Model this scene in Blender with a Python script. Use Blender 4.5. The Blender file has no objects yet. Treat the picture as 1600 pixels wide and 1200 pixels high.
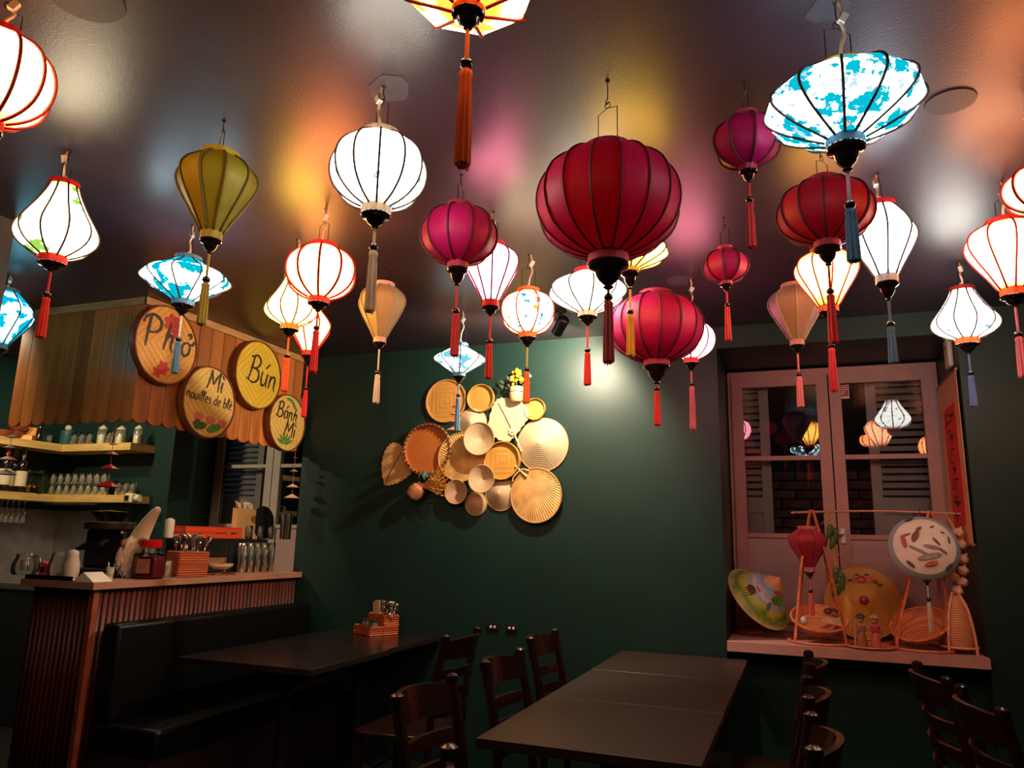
import bpy, math, random
from mathutils import Vector, Matrix, Euler, noise
random.seed(7)
PI = math.pi
S = bpy.context.scene
COL = S.collection

# ---------------------------------------------------------------- camera, world, exposure
EYE = 1.35
# camera axes in room coordinates (X along the far wall, Y towards it, Z up), solved from the vanishing points
RX = Vector((0.936, 0.351, 0.023)); UY = Vector((0.051, -0.200, 0.979)); FW = Vector((-0.348, 0.915, 0.205))
FW.normalize(); UY = (UY - FW * UY.dot(FW)).normalized(); RX = FW.cross(UY)
FOC = 1163.0
cd = bpy.data.cameras.new('camera'); cam = bpy.data.objects.new('camera', cd); COL.objects.link(cam)
cd.sensor_fit = 'HORIZONTAL'; cd.sensor_width = 36.0; cd.lens = 36.0 * FOC / 1600.0
cd.clip_start = 0.02
cam.matrix_world = Matrix(((RX.x, UY.x, -FW.x, 0), (RX.y, UY.y, -FW.y, 0), (RX.z, UY.z, -FW.z, EYE), (0, 0, 0, 1)))
S.camera = cam
W = bpy.data.worlds.new('night'); S.world = W; W.use_nodes = True
W.node_tree.nodes['Background'].inputs[0].default_value = (0.10, 0.14, 0.22, 1)
W.node_tree.nodes['Background'].inputs[1].default_value = 0.05
S.view_settings.view_transform = 'Standard'; S.view_settings.look = 'None'
S.view_settings.gamma = 1.0; S.view_settings.use_curve_mapping = False
S.view_settings.exposure = 1.0
LAMP = 1.0        # brightness of the paper/silk lanterns
SPOT_W = 50.0     # spotlight over the wall baskets
BAR_W = 26.0       # unseen fill lights added to brighten the bar

WALL_Y = 4.45; CEIL = 2.627; WIN_Y = 5.10

def at(x, y, X=None, Y=None, Z=None):
    """point of the surveyed photograph (1600x1200) on a known wall, shelf or table plane"""
    r = RX * (x - 800) + UY * (600 - y) + FW * FOC
    if X is not None: k = X / r.x
    elif Y is not None: k = Y / r.y
    else: k = (Z - EYE) / r.z
    return Vector((r.x * k, r.y * k, r.z * k + EYE))

# ---------------------------------------------------------------- materials
MATS = {}
def nodes(name):
    m = bpy.data.materials.new(name); m.use_nodes = True
    nt = m.node_tree; nt.nodes.clear()
    out = nt.nodes.new('ShaderNodeOutputMaterial')
    return m, nt, out
def N(nt, t, **kw):
    n = nt.nodes.new(t)
    for k, v in kw.items(): setattr(n, k, v)
    return n
def math_(nt, op, a, b=None, c=None):
    n = N(nt, 'ShaderNodeMath', operation=op)
    for i, v in enumerate((a, b, c)):
        if v is None: continue
        if hasattr(v, 'links'): nt.links.new(v, n.inputs[i])
        else: n.inputs[i].default_value = v
    return n.outputs[0]
def ramp(nt, fac, stops, mode='LINEAR'):
    r = N(nt, 'ShaderNodeValToRGB'); r.color_ramp.interpolation = mode
    el = r.color_ramp.elements
    while len(el) < len(stops): el.new(0.5)
    for e, (p, c) in zip(el, stops):
        e.position = p; e.color = (*c, 1) if len(c) == 3 else c
    nt.links.new(fac, r.inputs[0]); return r.outputs[0]
def mixc(nt, fac, a, b):
    n = N(nt, 'ShaderNodeMix', data_type='RGBA')
    for i, v in ((0, fac), (6, a), (7, b)):
        if hasattr(v, 'links'): nt.links.new(v, n.inputs[i])
        elif i == 0: n.inputs[0].default_value = v
        else: n.inputs[i].default_value = (*v, 1)
    return n.outputs[2]
def objco(nt):
    return N(nt, 'ShaderNodeTexCoord').outputs['Object']
def noise_(nt, co, scale, detail=3, rough=0.5, stretch=None):
    if stretch:
        mp = N(nt, 'ShaderNodeMapping'); mp.inputs['Scale'].default_value = stretch
        nt.links.new(co, mp.inputs[0]); co = mp.outputs[0]
    n = N(nt, 'ShaderNodeTexNoise'); n.inputs['Scale'].default_value = scale
    n.inputs['Detail'].default_value = detail; n.inputs['Roughness'].default_value = rough
    nt.links.new(co, n.inputs['Vector']); return n.outputs['Fac']
def P(name, col, rough=0.5, metal=0.0, spec=0.5, vary=0.0, scale=20, stretch=None, bump=0.0, bscale=60, sheen=0, sheen_col=(1, 1, 1), coat=0, per_obj=0.0, detail=3):
    """principled material with optional grain, relief and per-object variation"""
    if name in MATS: return MATS[name]
    m, nt, out = nodes(name)
    b = N(nt, 'ShaderNodeBsdfPrincipled'); nt.links.new(b.outputs[0], out.inputs[0])
    b.inputs['Base Color'].default_value = (*col, 1); b.inputs['Roughness'].default_value = rough
    b.inputs['Metallic'].default_value = metal; b.inputs['Specular IOR Level'].default_value = spec
    b.inputs['Coat Weight'].default_value = coat
    if sheen:
        b.inputs['Sheen Weight'].default_value = sheen; b.inputs['Sheen Tint'].default_value = (*sheen_col, 1)
    c = None
    if vary or bump: co = objco(nt)
    if vary:
        f = noise_(nt, co, scale, detail, 0.55, stretch)
        c = ramp(nt, f, [(0.3, tuple(v * (1 - vary) for v in col)), (0.7, tuple(min(1, v * (1 + vary)) for v in col))])
    if per_obj:
        oi = N(nt, 'ShaderNodeObjectInfo')
        k = math_(nt, 'MULTIPLY_ADD', oi.outputs['Random'], 2 * per_obj, 1 - per_obj)
        mul = N(nt, 'ShaderNodeVectorMath', operation='SCALE')
        if c is not None: nt.links.new(c, mul.inputs[0])
        else: mul.inputs[0].default_value = col
        nt.links.new(k, mul.inputs['Scale']); c = mul.outputs[0]
    if c is not None: nt.links.new(c, b.inputs['Base Color'])
    if bump:
        bn = N(nt, 'ShaderNodeBump'); bn.inputs['Strength'].default_value = bump; bn.inputs['Distance'].default_value = 0.003
        nt.links.new(noise_(nt, co, bscale, 2, 0.5, stretch), bn.inputs['Height']); nt.links.new(bn.outputs[0], b.inputs['Normal'])
    MATS[name] = m; return m
def glass(name, tint=(0.9, 0.95, 0.92), rough=0.03, sparkle=0.0):
    if name in MATS: return MATS[name]
    m, nt, out = nodes(name)
    tr = N(nt, 'ShaderNodeBsdfTransparent'); tr.inputs[0].default_value = (*tint, 1)
    gl = N(nt, 'ShaderNodeBsdfGlossy'); gl.inputs['Roughness'].default_value = rough
    fr = N(nt, 'ShaderNodeFresnel'); fr.inputs[0].default_value = 1.5
    base = tr.outputs[0]
    if sparkle:      # whitish diffuse share standing in for the sparkle on drinking glass
        df = N(nt, 'ShaderNodeBsdfDiffuse'); df.inputs[0].default_value = (.8, .82, .78, 1)
        m0 = N(nt, 'ShaderNodeMixShader'); m0.inputs[0].default_value = sparkle
        nt.links.new(tr.outputs[0], m0.inputs[1]); nt.links.new(df.outputs[0], m0.inputs[2]); base = m0.outputs[0]
    mx = N(nt, 'ShaderNodeMixShader'); nt.links.new(fr.outputs[0], mx.inputs[0])
    nt.links.new(base, mx.inputs[1]); nt.links.new(gl.outputs[0], mx.inputs[2]); nt.links.new(mx.outputs[0], out.inputs[0])
    MATS[name] = m; return m
def emit(name, col, s):
    if name in MATS: return MATS[name]
    m, nt, out = nodes(name)
    e = N(nt, 'ShaderNodeEmission'); e.inputs[0].default_value = (*col, 1); e.inputs[1].default_value = s
    nt.links.new(e.outputs[0], out.inputs[0]); MATS[name] = m; return m
def weave(name, col, kind, freq, dark=0.5, rough=0.55, bump=0.6):
    """plaited bamboo / palm: kind = diamond | square | rings | rows | basket, in the local xy plane (rows and basket: z)"""
    if name in MATS: return MATS[name]
    m, nt, out = nodes(name)
    b = N(nt, 'ShaderNodeBsdfPrincipled'); nt.links.new(b.outputs[0], out.inputs[0])
    b.inputs['Roughness'].default_value = rough
    co = objco(nt); sp = N(nt, 'ShaderNodeSeparateXYZ'); nt.links.new(co, sp.inputs[0])
    x, y, z = sp.outputs
    ax = math_(nt, 'ABSOLUTE', x); ay = math_(nt, 'ABSOLUTE', y)
    if kind == 'diamond': v = math_(nt, 'ADD', ax, ay)
    elif kind == 'square': v = math_(nt, 'MAXIMUM', ax, ay)
    elif kind == 'rings': v = math_(nt, 'SQRT', math_(nt, 'ADD', math_(nt, 'MULTIPLY', x, x), math_(nt, 'MULTIPLY', y, y)))
    else: v = z
    s = math_(nt, 'SINE', math_(nt, 'MULTIPLY', v, freq * 2 * PI))
    h = math_(nt, 'MULTIPLY_ADD', s, 0.5, 0.5)
    if kind in ('diamond', 'square', 'basket'):
        # crossing strips broken across the stripe direction
        w = math_(nt, 'SUBTRACT', x, y) if kind != 'basket' else math_(nt, 'ADD', x, y)
        t = math_(nt, 'MULTIPLY_ADD', math_(nt, 'SINE', math_(nt, 'MULTIPLY', w, freq * 4.0 * PI)), 0.5, 0.5)
        h = math_(nt, 'ADD', math_(nt, 'MULTIPLY', h, 0.72), math_(nt, 'MULTIPLY', t, 0.28))
    nz = noise_(nt, co, 9, 3)
    c1 = ramp(nt, h, [(0.0, tuple(v * dark for v in col)), (0.6, col)])
    c2 = mixc(nt, math_(nt, 'MULTIPLY', nz, 0.7), c1, tuple(v * 0.62 for v in col))
    nt.links.new(c2, b.inputs['Base Color'])
    bn = N(nt, 'ShaderNodeBump'); bn.inputs['Strength'].default_value = bump; bn.inputs['Distance'].default_value = 0.004
    nt.links.new(h, bn.inputs['Height']); nt.links.new(bn.outputs[0], b.inputs['Normal'])
    MATS[name] = m; return m

def silk(name, c1, c2, n_ribs, sheen_col, trans=0.35):
    """unlit silk shade: sheen from the run of the cloth is painted in as panel tones"""
    m, nt, out = nodes(name)
    co = objco(nt); sp = N(nt, 'ShaderNodeSeparateXYZ'); nt.links.new(co, sp.inputs[0])
    ang = math_(nt, 'ARCTAN2', sp.outputs[1], sp.outputs[0])
    k = math_(nt, 'MULTIPLY', ang, n_ribs / (2 * PI))
    k = math_(nt, 'FLOOR', math_(nt, 'ADD', k, 100.0))
    wn = N(nt, 'ShaderNodeTexWhiteNoise', noise_dimensions='1D'); nt.links.new(k, wn.inputs['W'])
    nz = noise_(nt, co, 22, 3)
    f = math_(nt, 'ADD', math_(nt, 'MULTIPLY', wn.outputs[0], 0.6), math_(nt, 'MULTIPLY', nz, 0.45))  # tone per panel: sheen of the silk put into its colour
    c = ramp(nt, f, [(0.2, c1), (0.85, c2)])
    b = N(nt, 'ShaderNodeBsdfPrincipled'); nt.links.new(c, b.inputs['Base Color'])
    b.inputs['Roughness'].default_value = 0.5; b.inputs['Sheen Weight'].default_value = 0.25
    b.inputs['Sheen Tint'].default_value = (*sheen_col, 1); b.inputs['Sheen Roughness'].default_value = 0.35
    bn = N(nt, 'ShaderNodeBump'); bn.inputs['Strength'].default_value = 0.35; bn.inputs['Distance'].default_value = 0.002
    nt.links.new(noise_(nt, co, 90, 2, 0.5, (1, 1, 4)), bn.inputs['Height']); nt.links.new(bn.outputs[0], b.inputs['Normal'])
    t = N(nt, 'ShaderNodeBsdfTranslucent'); nt.links.new(c, t.inputs[0])
    mx = N(nt, 'ShaderNodeMixShader'); mx.inputs[0].default_value = trans
    nt.links.new(b.outputs[0], mx.inputs[1]); nt.links.new(t.outputs[0], mx.inputs[2]); nt.links.new(mx.outputs[0], out.inputs[0])
    return m
def lit(name, hot, end, H, pats=(), scale=14, seed=0.0, end_at=0.62, dim=1.0):
    """glowing shade: bulb in the middle, dimmer and warmer towards the collars, printed pattern"""
    m, nt, out = nodes(name)
    co = objco(nt); sp = N(nt, 'ShaderNodeSeparateXYZ'); nt.links.new(co, sp.inputs[0])
    z = math_(nt, 'ABSOLUTE', math_(nt, 'MULTIPLY', sp.outputs[2], 2.0 / H))
    c = ramp(nt, z, [(end_at, hot), (0.97, end)])
    for i, (lo, col) in enumerate(pats):
        mp = N(nt, 'ShaderNodeMapping'); mp.inputs['Location'].default_value = (seed + i * 7.3, seed * 1.7, i * 3.1)
        nt.links.new(co, mp.inputs[0])
        n = noise_(nt, mp.outputs[0], scale * (1 + 0.5 * i), 4, 0.62)
        mask = ramp(nt, n, [(lo, (0, 0, 0)), (min(0.99, lo + 0.03), (1, 1, 1))])
        c = mixc(nt, mask, c, col)
    e = N(nt, 'ShaderNodeEmission'); nt.links.new(c, e.inputs[0]); e.inputs[1].default_value = LAMP * dim
    nt.links.new(e.outputs[0], out.inputs[0])
    try: m.cycles.emission_sampling = 'FRONT'
    except Exception: pass
    return m

# ---------------------------------------------------------------- mesh builder
class MB:
    def __init__(s): s.v = []; s.f = []
    def add(s, vs, fs, M=None):
        o = len(s.v)
        s.v += [tuple(M @ Vector(v)) if M else tuple(v) for v in vs]
        s.f += [tuple(i + o for i in f) for f in fs]
        return s
    def box(s, x0, x1, y0, y1, z0, z1, M=None):
        return s.add([(x0, y0, z0), (x1, y0, z0), (x1, y1, z0), (x0, y1, z0), (x0, y0, z1), (x1, y0, z1), (x1, y1, z1), (x0, y1, z1)],
                     [(0, 3, 2, 1), (4, 5, 6, 7), (0, 1, 5, 4), (1, 2, 6, 5), (2, 3, 7, 6), (3, 0, 4, 7)], M)
    def lathe(s, prof, n=16, M=None, rfun=None, cap0=True, cap1=True):
        vs = []; fs = []
        for (r, z) in prof:
            for i in range(n):
                a = 2 * PI * i / n
                k = rfun(a) if rfun else 1.0
                vs.append((r * k * math.cos(a), r * k * math.sin(a), z))
        for j in range(len(prof) - 1):
            for i in range(n):
                i2 = (i + 1) % n
                fs.append((j * n + i, j * n + i2, (j + 1) * n + i2, (j + 1) * n + i))
        if cap0: fs.append(tuple(range(n - 1, -1, -1)))
        if cap1: fs.append(tuple((len(prof) - 1) * n + i for i in range(n)))
        return s.add(vs, fs, M)
    def tube(s, pts, r, n=6, M=None, flat=None):
        pts = [Vector(p) for p in pts]
        vs = []; fs = []; up = None
        for j, p in enumerate(pts):
            t = (pts[min(j + 1, len(pts) - 1)] - pts[max(j - 1, 0)])
            if t.length < 1e-9: t = Vector((0, 0, 1))
            t.normalize()
            if up is None: up = t.orthogonal().normalized() if flat is None else Vector(flat)
            if flat is not None: up = Vector(flat)
            u = (up - t * up.dot(t)); u = u.normalized() if u.length > 1e-6 else t.orthogonal().normalized()
            if flat is None: up = u
            w = t.cross(u)
            rr = r[j] if isinstance(r, (list, tuple)) else r
            for i in range(n):
                a = 2 * PI * i / n
                ku = 0.25 if flat is not None else 1.0
                vs.append(p + u * math.cos(a) * rr * ku + w * math.sin(a) * rr)
        for j in range(len(pts) - 1):
            for i in range(n):
                i2 = (i + 1) % n
                fs.append((j * n + i, j * n + i2, (j + 1) * n + i2, (j + 1) * n + i))
        fs.append(tuple(range(n - 1, -1, -1))); fs.append(tuple((len(pts) - 1) * n + i for i in range(n)))
        return s.add(vs, fs, M)
    def prism(s, poly, z0, z1, M=None):
        n = len(poly)
        vs = [(x, y, z0) for x, y in poly] + [(x, y, z1) for x, y in poly]
        fs = [tuple(range(n - 1, -1, -1)), tuple(range(n, 2 * n))] + [(i, (i + 1) % n, n + (i + 1) % n, n + i) for i in range(n)]
        return s.add(vs, fs, M)
    def ball(s, c, rx, ry=None, rz=None, n=10, m=7, M=None):
        ry = ry or rx; rz = rz or rx
        prof = [(max(1e-4, math.sin(PI * j / m)), -math.cos(PI * j / m)) for j in range(m + 1)]
        T = Matrix.Translation(c) @ Matrix.Diagonal((rx, ry, rz, 1))
        return s.lathe(prof, n, (M @ T) if M else T)
    def torus(s, R, r, n=28, k=6, M=None, sx=1, sy=1):
        pts = [(R * sx * math.cos(2 * PI * i / n), R * sy * math.sin(2 * PI * i / n), 0) for i in range(n + 1)]
        return s.tube(pts, r, k, M)
    def mesh(s, name, m=None, smooth=True):
        me = bpy.data.meshes.new(name); me.from_pydata(s.v, [], s.f)
        me.polygons.foreach_set('use_smooth', [smooth] * len(me.polygons))
        if m: me.materials.append(m)
        me.update()
        return me
def rnd_sharp(me, ang=0.6):
    try: me.set_sharp_from_angle(angle=ang)
    except Exception: pass
def obj(name, mb, m, parent=None, smooth=True, loc=None, rot=None):
    me = mb.mesh(name, m, smooth) if isinstance(mb, MB) else mb
    if smooth and isinstance(mb, MB): rnd_sharp(me)
    o = bpy.data.objects.new(name, me); COL.objects.link(o)
    if parent: o.parent = parent
    if loc is not None: o.location = loc
    if rot is not None: o.rotation_euler = rot
    return o
def tag(o, label, cat, group=None, kind=None):
    if label: o['label'] = label
    if cat: o['category'] = cat
    if group: o['group'] = group
    if kind: o['kind'] = kind
    return o
def thing(name, label, cat, loc=(0, 0, 0), rot=(0, 0, 0), group=None):
    o = bpy.data.objects.new(name, None); COL.objects.link(o)
    o.empty_display_size = 0.05; o.location = loc; o.rotation_euler = rot
    return tag(o, label, cat, group)
def struct(name, mb, m, parent=None, smooth=False):
    o = obj(name, mb, m, parent, smooth)
    if parent is None: o['kind'] = 'structure'
    return o
def dup(root, label, loc, rot=None):
    r = root.copy(); COL.objects.link(r); r.location = loc
    if rot is not None: r.rotation_euler = rot
    if label: r['label'] = label
    for ch in list(root.children):
        c = ch.copy(); COL.objects.link(c); c.parent = r
        for g in list(ch.children):
            d = g.copy(); COL.objects.link(d); d.parent = c
    return r
def bez(pts, n=6):
    """smooth curve through points"""
    pts = [Vector(p) for p in pts]
    if len(pts) < 3: return pts
    out = []
    for i in range(len(pts) - 1):
        p0 = pts[max(i - 1, 0)]; p1 = pts[i]; p2 = pts[i + 1]; p3 = pts[min(i + 2, len(pts) - 1)]
        for k in range(n):
            t = k / n
            out.append(0.5 * ((2 * p1) + (p2 - p0) * t + (2 * p0 - 5 * p1 + 4 * p2 - p3) * t * t + (3 * p1 - p0 - 3 * p2 + p3) * t ** 3))
    out.append(pts[-1]); return out

# ---------------------------------------------------------------- shared materials
green = P('green_wall_paint', (0.0058, 0.027, 0.0215), 0.46, vary=0.12, scale=3, bump=0.10, bscale=180, spec=0.36)
ceil_m = P('ceiling_gloss_paint', (0.030, 0.0185, 0.0285), 0.37, vary=0.15, scale=2.5, bump=0.16, bscale=140, spec=0.68)
floor_m = P('floor_dark', (0.005, 0.004, 0.005), 0.5, vary=0.2, scale=6)
part_m = P('partition_paint', (0.09, 0.075, 0.06), 0.6, vary=0.15, scale=8)
frame_m = P('window_paint_pink_lit', (0.46, 0.235, 0.215), 0.5, vary=0.08, scale=12, bump=0.1, bscale=90)  # grey frame reddened: pink lantern light put into the paint colour
pine = P('varnished_pine', (0.48, 0.155, 0.034), 0.36, vary=0.45, scale=2.2, stretch=(4, 4, 0.8), bump=0.08, bscale=20, per_obj=0.38, detail=6)
pine_trim = P('pale_pine_trim', (0.50, 0.26, 0.09), 0.45, vary=0.25, scale=8, stretch=(1, 1, 8))
shelf_m = P('shelf_oak', (0.62, 0.40, 0.13), 0.45, vary=0.22, scale=5, stretch=(0.7, 0.7, 6))
counter_top_m = P('counter_top_wood', (0.42, 0.21, 0.13), 0.35, vary=0.15, scale=6)
reed = P('reeded_mahogany', (0.085, 0.017, 0.010), 0.42, vary=0.35, scale=14, stretch=(4, 4, 0.6), per_obj=0.35)
dark_wood = P('dark_mahogany', (0.016, 0.005, 0.004), 0.26, vary=0.3, scale=14, stretch=(2, 2, 0.5), coat=0.3)
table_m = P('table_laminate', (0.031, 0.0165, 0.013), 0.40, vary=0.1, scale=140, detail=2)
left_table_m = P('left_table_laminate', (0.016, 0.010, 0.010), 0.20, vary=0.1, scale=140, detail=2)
black_m = P('black_plastic', (0.008, 0.008, 0.009), 0.4)
black_gloss = P('black_lacquer', (0.010, 0.006, 0.006), 0.12, coat=0.6)
leather = P('dark_leather', (0.0035, 0.003, 0.0035), 0.42, spec=0.25, bump=0.15, bscale=120)
steel = P('brushed_steel', (0.55, 0.55, 0.54), 0.28, 1.0)
dull_steel = P('steel_backsplash', (0.33, 0.33, 0.32), 0.42, 1.0, vary=0.2, scale=6)
wire_m = P('black_wire', (0.02, 0.015, 0.015), 0.45, 0.6)
cable_m = P('beige_cable', (0.50, 0.36, 0.24), 0.5)
cream_m = P('cream_plastic', (0.62, 0.53, 0.38), 0.45)
white_m = P('white_paper', (0.75, 0.68, 0.58), 0.7, vary=0.05, scale=8)
gls = glass('clear_glass', sparkle=0.13, rough=0.08); gls_jar = glass('jar_glass', (.92, .94, .92), .04); pane_m = glass('window_glass', (0.93, 0.95, 0.95), 0.0)
rattan = weave('woven_rattan_orange', (0.78, 0.16, 0.042), 'rows', 75, 0.35, 0.45, 1.0)

# ---------------------------------------------------------------- the room
def box_struct(name, x0, x1, y0, y1, z0, z1, m): return struct(name, MB().box(x0, x1, y0, y1, z0, z1), m)
box_struct('floor', -5.9, 2.8, -2.7, 5.1, -0.1, 0, floor_m)
box_struct('ceiling', -5.9, 2.8, -2.7, 5.1, CEIL, CEIL + 0.1, ceil_m)
box_struct('wall_left', -5.75, -5.60, -2.6, WALL_Y, 0, CEIL, green)
box_struct('wall_right', 2.6, 2.75, -2.6, WALL_Y, 0, CEIL, green)
box_struct('wall_front', -5.7, 2.7, -2.7, -2.55, 0, CEIL, P('front_wall', (0.10, 0.085, 0.07), 0.7))
box_struct('wall_partition', -3.17, -3.045, -2.55, 2.02, 0, CEIL, part_m)
SILL = 0.835; WTOP = 1.145 + EYE; WL0, WL1 = -4.48, -3.285; WR0, WR1 = -0.392, 0.858
wb = MB(); Y0, Y1 = WALL_Y, WIN_Y + 0.02
wb.prism([(-5.75, Y0), (WL0, Y0), (WL0 - 0.16, Y1), (-5.75, Y1)], 0, CEIL)
wb.box(WL1, WR0, Y0, Y1, 0, CEIL); wb.box(WR1, 2.75, Y0, Y1, 0, CEIL)
wb.box(WR0, WR1, Y0, Y1, WTOP, CEIL); wb.box(WR0, WR1, Y0 + 0.10, Y1, 0, SILL - 0.06)
wb.prism([(WL0, Y0), (WL1, Y0), (WL1, Y1), (WL0 - 0.16, Y1)], WTOP, CEIL)
wb.prism([(WL0, Y0), (WL1, Y0), (WL1, Y1), (WL0 - 0.16, Y1)], 0, 0.90)
struct('wall_back', wb, green)
sill_m = P('sill_paint_pink_lit', (0.50, 0.25, 0.22), 0.5, vary=0.12, scale=14)  # sill brightened and reddened, pink lantern light put into its colour
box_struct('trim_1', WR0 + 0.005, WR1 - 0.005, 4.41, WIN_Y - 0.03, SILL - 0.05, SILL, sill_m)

def casement(idx, x0, x1, z0, z1, frame_m=frame_m):
    """two-leaf window: outer frame, leaves with stiles and rails, a thin bar, a frosted panel below, glass"""
    y = WIN_Y
    fr = MB()
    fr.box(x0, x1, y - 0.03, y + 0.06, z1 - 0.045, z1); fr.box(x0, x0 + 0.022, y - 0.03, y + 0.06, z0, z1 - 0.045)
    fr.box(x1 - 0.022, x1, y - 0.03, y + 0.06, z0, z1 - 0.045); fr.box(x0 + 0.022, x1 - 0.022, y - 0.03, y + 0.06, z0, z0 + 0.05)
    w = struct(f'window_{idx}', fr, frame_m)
    mid = (x0 + x1) / 2
    for a, b in ((x0 + 0.024, mid - 0.004), (mid + 0.004, x1 - 0.024)):
        st = 0.068; zt = z1 - 0.047; zb = z0 + 0.052; bar = EYE + 0.553; pan = EYE + 0.065
        leaf = MB()
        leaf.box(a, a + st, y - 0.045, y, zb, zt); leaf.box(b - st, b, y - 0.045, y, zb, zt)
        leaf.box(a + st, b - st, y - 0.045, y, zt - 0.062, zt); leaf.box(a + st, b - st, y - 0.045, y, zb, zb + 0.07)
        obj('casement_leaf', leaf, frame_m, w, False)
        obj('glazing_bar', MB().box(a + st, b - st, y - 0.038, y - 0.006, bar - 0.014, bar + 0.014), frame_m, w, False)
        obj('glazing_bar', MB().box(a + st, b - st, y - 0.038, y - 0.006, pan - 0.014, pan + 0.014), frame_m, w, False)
        obj('pane', MB().box(a + st, b - st, y - 0.024, y - 0.020, bar + 0.014, zt - 0.062), pane_m, w, False)
        obj('pane', MB().box(a + st, b - st, y - 0.024, y - 0.020, pan + 0.014, bar - 0.014), pane_m, w, False)
        o = obj('frosted_panel', MB().box(a + st, b - st, y - 0.026, y - 0.018, zb + 0.07, pan - 0.014), P('frosted_pane', (0.46, 0.29, 0.28), 0.55, vary=0.05, scale=4), w, False)
        o['label'] = 'opaque frosted lower pane'
    bead = MB(); bead.box(mid - 0.016, mid + 0.016, y - 0.052, y - 0.0455, z0 + 0.06, z1 - 0.06)
    hd = MB(); hx = mid + 0.03; hz = EYE + 0.075
    hd.box(hx - 0.012, hx + 0.012, y - 0.058, y - 0.0455, hz - 0.05, hz + 0.04)
    hd.tube([(hx, y - 0.055, hz + 0.01), (hx, y - 0.085, hz + 0.01), (hx - 0.055, y - 0.088, hz + 0.008)], 0.008, 8)
    h = obj('window_handle', hd, white_m, w); h['label'] = 'white lever window handle'
    return w
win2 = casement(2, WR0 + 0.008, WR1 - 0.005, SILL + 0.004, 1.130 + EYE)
win1 = casement(1, -4.628, -3.40, 0.91, 1.130 + EYE, P('window_paint_untinted', (0.42, 0.37, 0.33), 0.5, vary=0.08, scale=12, bump=0.1, bscale=90))  # same frame paint, greyer, without the pink light in its colour
hin = MB()
for hz in (1.03, 0.44): hin.tube([(WR0 + 0.012, WIN_Y - 0.038, EYE + hz - 0.55 + 0.0), (WR0 + 0.012, WIN_Y - 0.038, EYE + hz - 0.50)], 0.007, 8)
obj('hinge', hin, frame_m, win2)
# red and white warning sticker on the right-hand pane
p = at(1319, 612, Y=WIN_Y - 0.03)
stk = obj('sticker', MB().box(-0.028, 0.028, -0.001, 0.001, -0.044, 0.044), white_m, win2, False, loc=(p.x, WIN_Y - 0.0255, p.z))
stk['label'] = 'small red and white sticker'
o = obj('print', MB().box(-0.024, 0.024, -0.0015, -0.001, 0.018, 0.040).box(-0.024, 0.024, -0.0015, -0.001, -0.030, 0.014), P('sticker_red', (0.42, 0.03, 0.04), 0.5), stk, False)
o2 = MB()
for k in range(3): o2.box(-0.018, 0.012 - 0.006 * k, -0.002, -0.0016, 0.002 - 0.010 * k, 0.006 - 0.010 * k)
o2.box(-0.018, 0.016, -0.002, -0.0016, 0.026, 0.031); obj('lettering', o2, white_m, stk, False)

# outside: louvred shutters standing half open and a stone wall across the yard
shut_m = P('shutter_paint', (0.30, 0.25, 0.24), 0.6, vary=0.1, scale=10)
def shutter(label, x0, x1, y, side):
    t = thing('window_shutter', label, 'shutter', (0, 0, 0))
    z0, z1 = 0.86, 2.49; f = MB()
    f.box(x0, x0 + 0.06, y, y + 0.035, z0, z1); f.box(x1 - 0.06, x1, y, y + 0.035, z0, z1)
    f.box(x0 + 0.06, x1 - 0.06, y, y + 0.035, z1 - 0.07, z1); f.box(x0 + 0.06, x1 - 0.06, y, y + 0.035, z0, z0 + 0.08)
    f.box(x0 + 0.06, x1 - 0.06, y, y + 0.035, 1.56, 1.66)
    obj('shutter_frame', f, shut_m, t, False)
    obj('shutter_panel', MB().box(x0 + 0.061, x1 - 0.061, y + 0.010, y + 0.028, z0 + 0.081, 1.559), shut_m, t, False)
    hx = x0 + .03 if side < 0 else x1 - .03
    for hz in (1.1, 2.2): obj('hinge', MB().box(hx - .02, hx + .02, 5.119, y + .002, hz - .03, hz + .03), wire_m, t, False)
    me = MB().box(0, x1 - x0 - 0.124, -0.022, 0.022, -0.004, 0.004, Matrix.Rotation(0.7, 4, 'X')).mesh('slat', shut_m, False)
    k = 0; z = 1.69
    while z < z1 - 0.09:
        obj('slat', me, None, t, False, (x0 + 0.062, y + 0.018, z)); z += 0.046
    return t
shutter('louvred shutter seen through the left leaf of the window over the sill', -0.47, -0.135, 5.175, -1)
shutter('louvred shutter seen through the right leaf of the window over the sill', 0.455, 0.95, 5.175, 1)
shutter('louvred shutter seen through the window behind the bar', -4.74, -4.21, 5.175, -1)
brick_m = P('stone_brick', (0.20, 0.085, 0.065), 0.8, vary=0.4, scale=14, bump=0.8, bscale=30, per_obj=0.35)
wo = box_struct('wall_outside', -5.2, 1.6, 6.35, 6.5, 0, 3.2, P('mortar', (0.03, 0.022, 0.02), 0.9))
bme = MB().box(-0.105, 0.105, -0.04, 0.03, -0.030, 0.030).mesh('brick', brick_m, False)
for r in range(13):
    for c in range(9):
        obj('brick', bme, None, wo, False, (-0.55 + c * 0.225 + (r % 2) * 0.11, 6.34 + random.uniform(-0.015, 0.01), 1.02 + r * 0.073), (0, random.uniform(-.03, .03), 0))

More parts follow.
